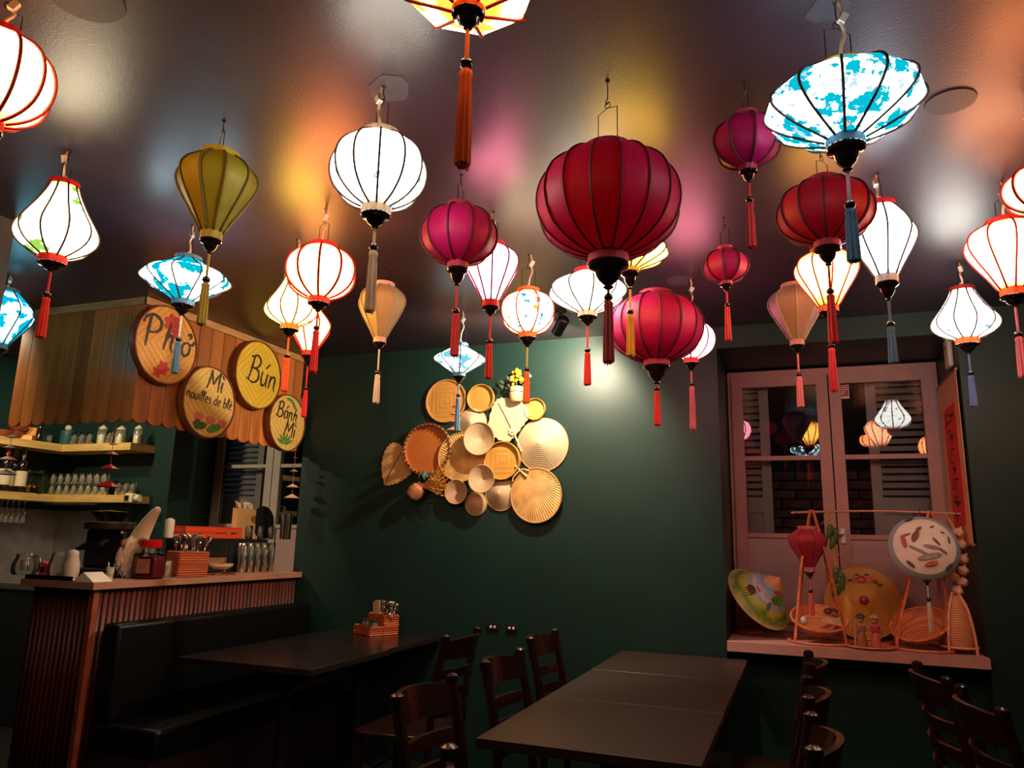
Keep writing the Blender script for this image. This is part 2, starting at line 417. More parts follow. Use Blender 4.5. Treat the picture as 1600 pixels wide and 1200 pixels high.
# ---------------------------------------------------------------- ceiling fittings
def disc_fit(name, label, cat, x, y, r, m):
    t = thing(name, label, cat, (x, y, CEIL))
    obj('cover', MB().lathe([(r, 0), (r, -0.004)], 40, cap0=False), m, t)
    obj('rim', MB().torus(r, 0.0022, 36, 6), P('speaker_rim', (0.016, 0.010, 0.014), 0.5), t)
    return t
disc_fit('ceiling_speaker', 'dark round flush cover in the ceiling right of the big blue lantern', 'ceiling speaker', 0.482, 2.262, 0.066, P('speaker_cover', (0.017, 0.011, 0.015), 0.5))
disc_fit('ceiling_speaker', 'dark round flush cover in the ceiling at the top left', 'ceiling speaker', -1.565, 1.11, 0.09, MATS['speaker_cover'])
def patch(x, y, r, label):
    random.seed(int(r * 1000)); n = 9
    poly = [(r * (0.6 + 0.5 * random.random()) * math.cos(2 * PI * i / n), r * (0.6 + 0.5 * random.random()) * math.sin(2 * PI * i / n)) for i in range(n)]
    o = obj('ceiling_patch', MB().prism(poly, -0.0015, 0), P('patch_filler', (0.055, 0.048, 0.062), 0.38, vary=0.2, scale=20), None, False, (x, y, CEIL))
    tag(o, label, 'filler patch')
patch(-1.04, 1.68, 0.075, 'pale patch of filler on the ceiling above the big white lantern')
patch(-0.47, 3.56, 0.085, 'pale patch of filler on the ceiling above the lantern behind the lower crimson globe')
patch(0.14, 1.73, 0.06, 'pale patch of filler on the ceiling above the big blue lantern')
t = thing('ceiling_spotlight', 'small black cylinder spotlight on the ceiling above the wall of baskets', 'spotlight', (-1.19, 3.88, CEIL))
obj('base', MB().lathe([(0.03, 0), (0.03, -0.015), (0.012, -0.018), (0.010, -0.05)], 16, cap0=False), black_m, t)
aim = Vector((-1.80, WALL_Y, 1.90)) ; src = Vector((-1.19, 3.88, CEIL - 0.085)); dq = (aim - src).to_track_quat('-Z', 'Y')
obj('lamp_head', MB().lathe([(0.026, 0.055), (0.034, 0.045), (0.034, -0.055), (0.028, -0.058), (0.026, -0.040)], 20, Matrix.Translation((0, 0, -0.085)) @ dq.to_matrix().to_4x4(), cap1=False), black_m, t)
ld = bpy.data.lights.new('spot_lamp', 'SPOT'); ld.energy = SPOT_W; ld.color = (1.0, 0.83, 0.60); ld.spot_size = 2.95; ld.spot_blend = 0.35; ld.shadow_soft_size = 0.02
lo = bpy.data.objects.new('spot_lamp', ld); COL.objects.link(lo); lo.location = src + (aim - src).normalized() * 0.065; lo.rotation_euler = dq.to_euler()
for i, (x, y, tx, ty, tz, e) in enumerate(((-4.55, 3.35, -4.9, 4.3, 1.7, BAR_W), (-3.75, 3.6, -3.6, 3.7, 1.1, BAR_W * 0.6), (-4.62, 2.62, -5.05, 4.35, 1.45, BAR_W * 1.6))):  # invented fill lights that brighten the bar, no fixtures known there
    t = thing('bar_fill_light', ('added unseen fill light behind the awning over the bar shelves', 'added unseen fill light behind the awning over the counter', 'added fill light left of the awning, out of the picture')[i], 'fill light', (x, y, CEIL))
    obj('rim', MB().torus(0.04, 0.006, 24, 6), steel, t)
    l2 = bpy.data.lights.new('bar_fill_lamp', 'SPOT'); l2.energy = e; l2.color = (1.0, 0.80, 0.50); l2.spot_size = 2.2; l2.spot_blend = 0.7; l2.shadow_soft_size = 0.03
    q = bpy.data.objects.new('bar_fill_lamp', l2); COL.objects.link(q); q.location = (x, y, CEIL - 0.01)
    q.rotation_euler = (Vector((tx, ty, tz)) - q.location).to_track_quat('-Z', 'Y').to_euler()

# ---------------------------------------------------------------- the hanging lanterns
PROFILE = {   # height fraction from the bottom collar, radius fraction
    'round':    [(0, .30), (.05, .50), (.13, .70), (.25, .88), (.38, .97), (.50, 1.0), (.62, .985), (.75, .91), (.87, .75), (.95, .56), (1, .40)],
    'globe':    [(0, .27), (.04, .46), (.11, .67), (.22, .86), (.36, .965), (.50, 1.0), (.64, .975), (.78, .88), (.89, .70), (.96, .50), (1, .34)],
    'saucer':   [(0, .24), (.10, .46), (.22, .70), (.34, .88), (.44, .975), (.52, 1.0), (.60, .985), (.70, .90), (.80, .74), (.90, .54), (1, .34)],
    'diamond':  [(0, .24), (.12, .42), (.25, .64), (.38, .86), (.47, .975), (.53, 1.0), (.59, .975), (.68, .85), (.79, .64), (.90, .44), (1, .30)],
    'teardrop': [(0, .30), (.10, .41), (.22, .54), (.36, .71), (.50, .87), (.60, .96), (.69, 1.0), (.78, .98), (.87, .87), (.95, .66), (1, .46)],
    'balloon':  [(0, .26), (.10, .37), (.22, .51), (.36, .69), (.50, .86), (.62, .97), (.70, 1.0), (.79, .96), (.88, .82), (.95, .63), (1, .48)],
    'kite':     [(0, .33), (.10, .44), (.22, .60), (.36, .79), (.48, .93), (.57, 1.0), (.66, .97), (.77, .83), (.88, .64), (.95, .51), (1, .42)],
    'pear':     [(0, .34), (.05, .55), (.12, .78), (.21, .94), (.30, 1.0), (.40, .965), (.52, .83), (.65, .67), (.79, .52), (.91, .41), (1, .36)],
}
rib_dark = P('rib_dark', (0.06, 0.035, 0.025), 0.6); rib_red = P('rib_red', (0.38, 0.008, 0.006), 0.6); rib_crimson = P('rib_crimson', (0.10, 0.008, 0.02), 0.6)
rib_olive = P('rib_olive', (0.13, 0.10, 0.02), 0.6); rib_pale = P('rib_pale', (0.35, 0.28, 0.24), 0.6)
def cloth(name, c): return P('cloth_' + name, c, 0.65, sheen=0.4, sheen_col=c, bump=0.4, bscale=140, vary=0.25, scale=60, stretch=(1, 1, 0.15))
CL = dict(red=cloth('red', (0.62, 0.012, 0.014)), crimson=cloth('crimson', (0.34, 0.012, 0.022)), orange=cloth('orange', (0.80, 0.13, 0.02)),
          yellow=cloth('yellow', (0.80, 0.38, 0.02)), olive=cloth('olive', (0.42, 0.33, 0.03)), blue=cloth('blue', (0.07, 0.20, 0.34)), royal=cloth('royal', (0.10, 0.16, 0.42)),
          cream=cloth('cream', (0.62, 0.48, 0.34)), pale=cloth('pale', (0.62, 0.62, 0.52)), pink=cloth('pink', (0.60, 0.16, 0.22)), magenta=cloth('magenta', (0.42, 0.02, 0.07)), mauve=cloth('mauve', (0.45, 0.22, 0.28)), skyblue=cloth('skyblue', (0.05, 0.28, 0.48)))
def zcurve(prof, t):
    for (a, ra), (b, rb) in zip(prof, prof[1:]):
        if t <= b: return ra + (rb - ra) * (t - a) / (b - a)
    return prof[-1][1]
def tassel_mesh(L, r):
    mb = MB(); n = 18
    prof = [(r * .35, 0), (r * .8, -L * .03), (r * .95, -L * .08), (r * .80, -L * .12), (r * .92, -L * .25), (r, -L * .5), (r * 1.08, -L * .8), (r * 1.12, -L * .97), (r * .6, -L)]
    mb.lathe(prof, n, None, lambda a: 1 + 0.13 * math.cos(a * 9))
    for i in range(9):
        a = 2 * PI * i / 9 + .3; q = r * random.uniform(.5, 1.0); l2 = L * random.uniform(.98, 1.03)
        mb.tube([(q * .9 * math.cos(a), q * .9 * math.sin(a), -L * .6), (q * 1.1 * math.cos(a), q * 1.1 * math.sin(a), -l2)], r * .11, 4)
    return mb
def lantern(label, shape, geo, n_ribs, shade_m, rib_m, collar_m, tassel_m, lit_up, rib_r=0.0036, rot=None, group=None, chord=0.85, cord_m=None, collar2=None):
    X, Y, zt, zb, Wd, zc, zbead, ztas = geo
    R = Wd / 2; mid = (zt + zb) / 2
    t = thing('lantern', label, 'lantern', (X, Y, mid), (0, 0, random.uniform(0, 2 * PI) if rot is None else rot), group)
    ch_b = min(0.024, 0.09 * (zt - zb)); ch_t = 0.016
    z0 = zb - mid + ch_b; z1 = zt - mid - ch_t; H = z1 - z0
    pf = PROFILE[shape]
    prof = [(R * r, z0 + H * f) for f, r in pf]
    w = 2 * PI / n_ribs
    def rf(a):
        d = (a % w) - w / 2
        return 1 - (1 - math.cos(w / 2) / math.cos(d)) * chord
    obj('shade', MB().lathe(prof, n_ribs * 4, None, rf, False, False), shade_m, t)
    rp = bez([(R * r + rib_r * .6, 0, z0 + H * f) for f, r in pf], 2)
    me = MB().tube(rp, rib_r, 5).mesh('rib', rib_m); 
    for k in range(n_ribs): obj('rib', me, None, t, rot=(0, 0, k * w))
    rb = R * pf[0][1]; rt = R * pf[-1][1]
    obj('bottom_collar', MB().lathe([(rb * 1.03, z0 + .002), (rb * 1.05, z0 - ch_b * .5), (rb * 1.03, z0 - ch_b), (rb * .5, z0 - ch_b)], 24, cap0=False), collar_m, t)
    obj('top_collar', MB().lathe([(rt * 1.02, z1 - .002), (rt * 1.06, z1 + ch_t * .5), (rt * 1.04, z1 + ch_t), (rt * .96, z1 + ch_t), (rt * .94, z1)], 24, cap0=False, cap1=False), collar2 or collar_m, t)
    zc -= mid; zbead -= mid; ztas -= mid; zcol = z0 - ch_b; hf = max(0.012, zcol - zc)
    fr = rb * 1.02
    obj('finial', MB().lathe([(fr, zcol + .001), (fr * 1.04, zcol - hf * .06), (fr * .98, zcol - hf * .16), (fr * .72, zcol - hf * .27), (fr * .66, zcol - hf * .33), (fr * .62, zcol - hf * .48), (fr * .46, zcol - hf * .66),
        (fr * .26, zcol - hf * .80), (fr * .20, zcol - hf * .86), (fr * .27, zcol - hf * .93), (fr * .15, zcol - hf)], 24), black_gloss, t)
    cm = cord_m or tassel_m
    cord = obj('cord', MB().tube([(0, 0, zc + .004), (0, 0, zbead)], 0.0042, 7), cm, t)
    br = 0.0125 if Wd > 0.2 else 0.0105
    obj('bead', MB().ball((0, 0, zbead), br, br, br * .85, 14, 9), black_gloss, cord)
    obj('tassel', tassel_mesh(zbead - br * .7 - ztas, 0.0125 if Wd > 0.2 else 0.0105), tassel_m, cord, loc=(0, 0, zbead - br * .7))
    # suspension: wire handle, ceiling hook, and for the lit ones a beige flex with its connector
    top = CEIL - mid; zz = z1 + ch_t * .5; gap = top - zz
    wx = min(rt * .9, 0.032); hh = zz + gap * .55
    hm = MB().tube([(-wx, 0, zz), (-wx, 0, hh), (0, 0, hh + .012), (wx, 0, hh + .006), (wx, 0, zz)], 0.0014, 5)
    hm.torus(0.009, 0.0013, 12, 5, Matrix.Translation((0, 0, hh + .021)) @ Matrix.Rotation(PI / 2, 4, 'X'))
    obj('wire_handle', hm, wire_m, t)
    hk = MB().tube(bez([(0.006, 0, hh + .030), (-.004, 0, hh + .024), (-.006, 0, hh + .034), (0, 0, min(top - .006, hh + .046)), (0, 0, top + .002)], 4), 0.0016, 6)
    hk.lathe([(0.007, top), (0.006, top - .003), (0.002, top - .005)], 12)
    obj('ceiling_hook', hk, wire_m, t)
    if lit_up:
        s = random.choice((-1, 1)); cb = MB()
        cb.lathe([(0.012, zz - .03), (0.012, zz + .012), (0.006, zz + .030)], 10)
        cb.tube(bez([(0, 0.004, zz + .02), (s * .004, .006, zz + gap * .35), (s * .016, .004, zz + gap * .55), (s * .004, .008, zz + gap * .72), (s * .012, .006, zz + gap * .86), (s * .006, .004, top)], 4), 0.0042, 6)
        fx_ = obj('flex', cb, cable_m, t)
        obj('connector', MB().box(-.008, .008, -.007, .007, -.013, .013, Matrix.Translation((s * .012, .008, zz + gap * .74)) @ Matrix.Rotation(.5 * s, 4, 'Y')), white_m, fx_, False)
    return t
G = dict(
    L1 = (-1.741, 1.050, 2.532, 2.267, 0.242, 2.230, 2.170, 2.061),
    L2 = (-0.532, 1.120, 2.426, 2.322, 0.254, 2.288, 2.216, 2.006),
    L3 = (-2.290, 1.660, 2.515, 2.220, 0.250, 2.191, 2.112, 1.962),
    L4 = (-3.738, 2.490, 2.550, 2.234, 0.287, 2.185, 2.085, 1.891),
    L5 = (-1.631, 1.670, 2.514, 2.225, 0.238, 2.180, 2.098, 1.955),
    L6 = (-2.336, 2.280, 2.482, 2.271, 0.353, 2.226, 2.125, 1.980),
    L7 = (-1.053, 1.670, 2.478, 2.227, 0.265, 2.187, 2.132, 1.944),
    L8 = (-1.695, 2.320, 2.476, 2.232, 0.266, 2.198, 2.134, 1.957),
    L9 = (-2.001, 2.550, 2.461, 2.214, 0.222, 2.180, 2.098, 1.941),
    L10 = (-2.144, 2.890, 2.432, 2.189, 0.191, 2.136, 2.030, 1.892),
    L11 = (-1.739, 2.860, 2.501, 2.216, 0.215, 2.185, 2.078, 1.936),
    L12 = (-1.061, 2.230, 2.514, 2.271, 0.266, 2.208, 2.118, 1.956),
    L13 = (-1.066, 2.550, 2.494, 2.230, 0.210, 2.194, 2.094, 1.946),
    L14 = (-1.080, 3.020, 2.461, 2.233, 0.247, 2.189, 2.089, 1.937),
    L15 = (-1.740, 3.730, 2.437, 2.246, 0.290, 2.202, 2.136, 1.933),
    L16 = (-0.436, 1.850, 2.418, 2.080, 0.389, 2.008, 1.986, 1.805),
    L17 = (-0.759, 2.850, 2.456, 2.253, 0.318, 2.215, 2.112, 1.966),
    L18 = (-0.510, 2.500, 2.435, 2.296, 0.271, 2.231, 2.148, 1.985),
    L19 = (-0.514, 3.050, 2.400, 2.076, 0.390, 1.999, 1.980, 1.824),
    L20 = (-0.433, 3.550, 2.422, 2.201, 0.229, 2.160, 2.097, 1.876),
    L21 = (-0.074, 1.980, 2.531, 2.354, 0.177, 2.320, 2.271, 2.130),
    L22 = (-0.208, 2.880, 2.502, 2.345, 0.171, 2.314, 2.264, 2.118),
    L23 = (0.150, 1.720, 2.448, 2.248, 0.343, 2.187, 2.106, 1.969),
    L24 = (0.138, 2.440, 2.523, 2.284, 0.293, 2.225, 2.140, 1.969),
    L25 = (0.157, 2.950, 2.475, 2.222, 0.228, 2.192, 2.092, 1.915),
    L26 = (0.328, 2.670, 2.517, 2.226, 0.209, 2.163, 2.083, 1.947),
    L27 = (0.044, 3.390, 2.492, 2.212, 0.224, 2.174, 2.083, 1.936),
    L28 = (0.753, 3.700, 2.512, 2.247, 0.269, 2.203, 2.115, 1.964),
    L29 = (0.739, 2.880, 2.485, 2.207, 0.262, 2.168, 2.073, 1.922),
    L30 = (0.707, 2.350, 2.438, 2.275, 0.203, 2.248, 2.176, 2.063),
)
def L(k, label, shape, n, shade, rib, col, tas, lit_up, **kw): return lantern(label, shape, G[k], n, shade, rib, CL[col], CL[tas], lit_up, **kw)
hgt = lambda k: G[k][2] - G[k][3] - 0.04
CY = (0.0, 0.27, 0.36)
# lit lanterns: the silk is printed, the bulb burns it out to white in the middle
L('L1', 'glowing orange-white lantern with red ribs cut by the left edge at the top', 'globe', 12, lit('silk_glow_1', (11, 4.6, 1.3), (2.2, .3, .08), hgt('L1'), [(.66, (3, 1.6, 1.0))], 16, 1), rib_red, 'red', 'red', True, rib_r=.0046)
L('L2', 'glowing orange faceted lantern cut by the top edge with a long orange tassel', 'diamond', 8, lit('silk_glow_2', (10, 5.2, 1.7), (2.8, .5, .05), hgt('L2'), [(.54, (1.6, .45, .06))], 9, 2, .36), rib_red, 'orange', 'orange', True, rib_r=.004, chord=1.0, rot=.2)
L('L3', 'glowing pear-shaped lantern with green leaf print, red collars and red tassel', 'pear', 10, lit('silk_glow_3', (7.5, 6.2, 4.0), (2.6, 1.4, .35), hgt('L3'), [(.555, (.20, .40, .05))], 8, 3, .72), rib_dark, 'red', 'red', True)
L('L4', 'glowing blue lantern cut by the left edge in front of the awning', 'kite', 10, lit('silk_glow_4', (1.2, 3.0, 3.6), (.01, .22, .38), hgt('L4'), [(.47, (.0, .26, .42)), (.60, (.25, .45, .22))], 11, 4, .6), rib_dark, 'blue', 'skyblue', True)
L('L6', 'glowing wide blue and white lantern in front of the round noodle signs', 'diamond', 10, lit('silk_glow_6', (4.6, 6.6, 7.4), (.3, 1.2, 1.6), hgt('L6'), [(.50, CY)], 8, 6.4, .75), rib_dark, 'blue', 'blue', True, cord_m=CL['pale'])
L('L7', 'big glowing white round lantern with faint blue print and cream tassel', 'round', 12, lit('silk_glow_7', (7.5, 6.9, 5.8), (2.4, 1.8, 1.2), hgt('L7'), [(.645, (.15, .35, .45))], 26, 7, .8), rib_dark, 'cream', 'cream', True)
L('L8', 'glowing white round lantern with bold red ribs beside the awning', 'round', 10, lit('silk_glow_8', (12, 3.1, .85), (2.4, .5, .1), hgt('L8'), [(.73, (2.2, .8, .5))], 18, 8, 1.4), rib_red, 'red', 'red', True, rib_r=.0052)
L('L9', 'glowing warm white pear lantern with orange collar half behind the red-ribbed one', 'pear', 10, lit('silk_glow_9', (11, 6.2, .8), (3.2, 1.5, .3), hgt('L9'), [(.74, (2.5, 1.4, .5))], 18, 9, 2.3), rib_dark, 'orange', 'orange', True)
L('L10', 'small glowing lantern with red collar hanging just before the last sign on the awning', 'kite', 8, lit('silk_glow_10', (11, 3.8, .9), (3.0, .8, .3), hgt('L10'), [(.74, (2.2, .9, .5))], 18, 10, 1.7), rib_red, 'red', 'red', True, rib_r=.0042)
L('L13', 'glowing pinkish white teardrop lantern with red collar behind the crimson globe', 'teardrop', 10, lit('silk_glow_13', (10, 2.3, 3.6), (4.0, 1.3, 1.5), hgt('L13'), [(.76, (3, 1.2, 1.3))], 18, 13, .8), rib_crimson, 'red', 'red', True)
L('L14', 'glowing round lantern with teal and orange fan print and orange tassel', 'round', 8, lit('silk_glow_14', (5.2, 4.4, 2.6), (1.6, .6, .15), hgt('L14'), [(.575, (.03, .28, .32)), (.60, (1.2, .35, .05))], 15, 14, .75), rib_red, 'orange', 'orange', True, cord_m=CL['olive'])
L('L15', 'small glowing blue flowered lantern in front of the wall of baskets', 'diamond', 8, lit('silk_glow_15', (2.0, 2.6, 2.6), (.5, .9, .95), hgt('L15'), [(.52, (.10, .36, .45)), (.62, (.75, .5, .28)), (.68, (.2, .1, .1))], 17, 15, .42), rib_dark, 'blue', 'blue', True)
L('L17', 'glowing wide white lantern with cream collar below the biggest crimson globe', 'saucer', 10, lit('silk_glow_17', (7.5, 6.4, 4.8), (3.0, 1.8, 1.0), hgt('L17'), [(.68, (.5, .3, .25))], 20, 17, .8), rib_dark, 'cream', 'red', True, collar2=CL['red'])
L('L18', 'glowing yellow lantern with a yellow tassel mostly hidden by the biggest crimson globe', 'saucer', 12, lit('silk_glow_18', (11, 6.0, .55), (5.0, 2.2, .25), hgt('L18'), [], 18, 18, .6), rib_dark, 'yellow', 'yellow', True)
L('L20', 'glowing pinkish white lantern with pink tassel half behind the lower crimson globe', 'round', 8, lit('silk_glow_20', (10, 2.4, 3.3), (4, 1.3, 1.2), hgt('L20'), [], 18, 20, .8), rib_dark, 'red', 'pink', True)
L('L23', 'big glowing blue flowered wide lantern high on the right with blue tassel', 'saucer', 12, lit('silk_glow_23', (5.0, 6.2, 6.6), (1.6, 2.9, 3.2), hgt('L23'), [(.49, CY), (.635, (.8, .30, .14)), (.60, (.30, .42, .52))], 16, 23.7, .85), rib_dark, 'blue', 'blue', True, cord_m=CL['mauve'], collar2=CL['yellow'])
L('L25', 'glowing yellow-orange teardrop lantern under the red globe with red tassel', 'teardrop', 10, lit('silk_glow_25', (11, 5.0, .75), (2.4, .6, .03), hgt('L25'), [(.70, (2.8, 1.3, .2))], 18, 25, .35), rib_red, 'orange', 'red', True)
L('L26', 'glowing bluish white kite-shaped lantern beside the red globe with blue tassel', 'kite', 8, lit('silk_glow_26', (6.8, 7.3, 8.3), (2.0, 2.2, 2.4), hgt('L26'), [(.76, (.3, .9, 1.1))], 16, 26, .82), rib_dark, 'pale', 'blue', True, collar2=CL['red'])
L('L28', 'glowing white pear lantern with blue sprig print near the window corner', 'pear', 10, lit('silk_glow_28', (7.0, 6.8, 6.2), (2.6, 1.4, .9), hgt('L28'), [(.615, (.20, .36, .40))], 22, 28, .8), rib_dark, 'orange', 'royal', True, collar2=CL['crimson'])
L('L29', 'glowing teardrop lantern with orange collar and pink tassel at the right edge', 'teardrop', 10, lit('silk_glow_29', (11, 4.0, 1.8), (2.2, .5, .1), hgt('L29'), [(.64, (1.0, .5, .6))], 12, 29, .45), rib_red, 'orange', 'pink', True, collar2=CL['red'])
L('L30', 'glowing orange-white lantern with red ribs cut by the right edge', 'round', 10, lit('silk_glow_30', (11, 3.0, .9), (3, .7, .2), hgt('L30'), [(.70, (2.4, 1.0, .6))], 14, 30, .7), rib_red, 'red', 'red', True, rib_r=.0046)
# unlit silk lanterns
CRM = ((0.50, 0.004, 0.085), (0.90, 0.014, 0.27)); SH = (0.55, 0.20, 0.75)
L('L5', 'unlit yellow-green balloon-shaped lantern left of the big white one', 'balloon', 10, silk('silk_yellow_green', (.30, .29, .015), (.72, .56, .04), 10, (.7, .7, .1)), rib_olive, 'olive', 'olive', False, cord_m=CL['olive'])
L('L11', 'unlit cream teardrop lantern below the big white one with pale tassel', 'balloon', 8, silk('silk_cream', (.48, .46, .18), (.66, .60, .28), 8, (.8, .8, .6), .3), rib_pale, 'cream', 'pale', False)
L('L12', 'unlit crimson globe lantern left of the pinkish white teardrop', 'globe', 10, silk('silk_crimson_1', *CRM, 10, SH), rib_crimson, 'magenta', 'red', False)
L('L16', 'biggest unlit crimson globe lantern in the middle with dark red tassel', 'globe', 16, silk('silk_crimson_2', (.62, .004, .065), (.95, .010, .20), 16, SH, .5), rib_crimson, 'magenta', 'crimson', False, rib_r=.0028)
L('L19', 'unlit crimson globe lantern low above the empty wall right of the baskets', 'globe', 14, silk('silk_crimson_3', *CRM, 14, SH), rib_crimson, 'magenta', 'red', False)
L('L21', 'small unlit crimson globe lantern left of the big blue one', 'globe', 8, silk('silk_crimson_4', *CRM, 8, SH), rib_crimson, 'magenta', 'red', False)
L('L22', 'smallest unlit crimson globe lantern hanging alone above the window edge', 'globe', 8, silk('silk_crimson_5', *CRM, 8, SH), rib_crimson, 'magenta', 'red', False)
L('L24', 'unlit red globe lantern below the big blue one', 'globe', 12, silk('silk_red', (.42, .006, .020), (.80, .016, .05), 12, (.7, .2, .3)), rib_crimson, 'magenta', 'red', False)
L('L27', 'unlit mauve teardrop lantern with pink tassel before the window', 'balloon', 8, silk('silk_mauve', (.38, .24, .36), (.62, .42, .54), 8, (.8, .6, .8)), rib_pale, 'mauve', 'pink', False)

# two more lanterns of the same strings, added unseen at the right for their light
G['R1'] = (1.36, 2.86, 2.49, 2.22, .26, 2.18, 2.09, 1.94); G['R2'] = (1.32, 1.72, 2.49, 2.22, .26, 2.18, 2.09, 1.94)
L('R1', 'added glowing peach lantern beyond the right edge near the far wall', 'globe', 10, lit('silk_glow_31', (9, 5.2, 3.4), (2.4, .4, .1), .23, [(.60, (1.6, .3, .1))], 14, 31, 1.0), rib_red, 'red', 'red', True)
L('R2', 'added glowing orange lantern beyond the right edge nearer the camera', 'globe', 10, lit('silk_glow_32', (11, 3.2, 1.0), (2.4, .5, .1), .23, [(.66, (2.0, .6, .2))], 14, 32, .9), rib_red, 'red', 'red', True)

# ---------------------------------------------------------------- awning of pine boards over the bar
AX, AY, AZ0, AXL, AYE = -3.315, 2.98, 1.928, -4.27, 4.425
def plank_mesh(w, x_axis):
    h = CEIL - 0.003 - AZ0; n = 8
    poly = [(-w / 2, h), (-w / 2, .030)] + [(-w / 2 * math.cos(PI * i / n), .030 - .030 * math.sin(PI * i / n)) for i in range(1, n)] + [(w / 2, .030), (w / 2, h)]
    M = Matrix.Rotation(PI / 2, 4, 'X')
    if not x_axis: M = Matrix.Rotation(PI / 2, 4, 'Z') @ M
    return MB().prism(poly, 0, 0.018, M).mesh('plank', pine, False)
aw = thing('wooden_awning', 'pine board awning with scalloped lower edge hanging from the ceiling over the bar', 'awning', (AX, AY, AZ0))
nf = 10; wf = (AX - AXL) / nf; me = plank_mesh(wf - .004, True)
for k in range(nf): obj('plank', me, None, aw, False, (-(k + .5) * wf, .018 + random.uniform(0, .002), random.uniform(-.003, .001)))
ns = 14; ws = (AYE - AY) / ns; me = plank_mesh(ws - .004, False)
for k in range(ns): obj('plank', me, None, aw, False, (-.018 - random.uniform(0, .002), (k + .5) * ws, random.uniform(-.003, .001)))
h = CEIL - AZ0
obj('top_trim', MB().box(AXL - AX, .012, -.014, -.002, h - .045, h - .002), pine_trim, aw, False)
obj('top_trim', MB().box(.001, .014, -.014, AYE - AY, h - .045, h - .002), pine_trim, aw, False)

# handwriting strokes
GL = {
 'P': (.62, [[(.16, .98), (.12, .5), (.10, -.06)], [(-.12, .72), (.0, .95), (.3, 1.05), (.6, .88), (.58, .6), (.35, .46), (.10, .44)]]),
 'h': (.50, [[(.20, .98), (.12, .5), (.05, 0)], [(.08, .30), (.24, .56), (.36, .50), (.34, .2), (.44, .0)]]),
 'ở': (.62, [[(.30, .56), (.10, .48), (.04, .22), (.20, .02), (.40, .16), (.42, .42), (.30, .56)], [(.40, .50), (.54, .54), (.60, .68)], [(.22, .84), (.36, .92), (.42, .82), (.32, .72)]]),
 'M': (.85, [[(.02, 0), (.10, .5), (.12, 1)], [(.12, 1), (.26, .6), (.40, .30)], [(.40, .30), (.56, .7), (.74, 1)], [(.74, 1), (.74, .5), (.80, .0)]]),
 'ì': (.24, [[(.10, .58), (.08, .3), (.14, 0)], [(.0, .92), (.16, .74)]]),
 'i': (.20, [[(.08, .56), (.07, .3), (.12, 0)], [(.09, .74), (.10, .78)]]),
 'n': (.46, [[(.05, .56), (.06, .3), (.05, 0)], [(.06, .34), (.20, .56), (.34, .48), (.34, .2), (.42, .0)]]),
 'o': (.42, [[(.22, .54), (.06, .42), (.06, .12), (.22, .0), (.36, .16), (.34, .44), (.22, .54)]]),
 'u': (.46, [[(.05, .56), (.06, .2), (.18, .0), (.34, .2)], [(.36, .56), (.35, .2), (.42, .0)]]),
 'l': (.24, [[(.04, .2), (.18, .7), (.14, 1.0), (.06, .8), (.08, .2), (.18, 0)]]),
 'e': (.40, [[(.06, .28), (.30, .34), (.28, .54), (.12, .52), (.05, .22), (.18, 0), (.36, .10)]]),
 'é': (.40, [[(.06, .28), (.30, .34), (.28, .54), (.12, .52), (.05, .22), (.18, 0), (.36, .10)], [(.16, .70), (.30, .88)]]),
 's': (.36, [[(.30, .52), (.12, .54), (.10, .36), (.28, .24), (.24, .02), (.04, .04)]]),
 'd': (.46, [[(.36, 1.0), (.35, .5), (.38, .0)], [(.34, .46), (.16, .54), (.05, .26), (.16, 0), (.34, .2)]]),
 'b': (.44, [[(.08, 1.0), (.07, .5), (.07, 0)], [(.08, .36), (.26, .54), (.38, .28), (.24, 0), (.08, .08)]]),
 'B': (.66, [[(.14, 1.0), (.12, .5), (.08, -.04)], [(-.04, .90), (.30, 1.06), (.52, .88), (.42, .60), (.14, .52)], [(.14, .52), (.50, .48), (.58, .18), (.36, -.04), (-.04, .04)]]),
 'ú': (.46, [[(.05, .56), (.06, .2), (.18, .0), (.34, .2)], [(.36, .56), (.35, .2), (.42, .0)], [(.20, .74), (.36, .98)]]),
 'á': (.46, [[(.36, .48), (.16, .54), (.05, .26), (.16, 0), (.34, .2)], [(.38, .56), (.36, .2), (.44, .0)], [(.20, .72), (.34, .94)]]),
 ' ': (.26, []),
}
def write(mb, text, x, y, size, wgt, slant=.08, rot=0.0, z=0.0):
    cr, sr = math.cos(rot), math.sin(rot); pen = 0.0
    for ch in text:
        adv, strokes = GL[ch]
        for st in strokes:
            pts = []
            for (a, b) in st:
                u = (pen + a + slant * b) * size; v = b * size
                pts.append((x + u * cr - v * sr, y + u * sr + v * cr, z))
            pts = bez(pts, 5); n = len(pts)
            rr = [wgt * (.55 + .55 * math.sin(PI * min(1, (i + 1.5) / n)) + .15 * math.sin(i * 1.7)) for i in range(n)]
            mb.tube(pts, rr, 6, flat=(0, 0, 1))
        pen += adv + .04
    return pen * size
ink = P('brush_ink', (0.03, 0.018, 0.010), 0.5)
sign_rim = P('sign_rim_bamboo', (0.20, 0.055, 0.018), 0.45, vary=0.3, scale=20)
red_p = P('painted_red', (0.55, 0.03, 0.025), 0.5, vary=0.3, scale=60); pink_p = P('painted_pink', (0.72, 0.16, 0.14), 0.5, vary=0.3, scale=60)
green_p = P('painted_green', (0.10, 0.26, 0.03), 0.5, vary=0.4, scale=60); dgreen_p = P('painted_dark_green', (0.05, 0.12, 0.03), 0.5, vary=0.4, scale=60)
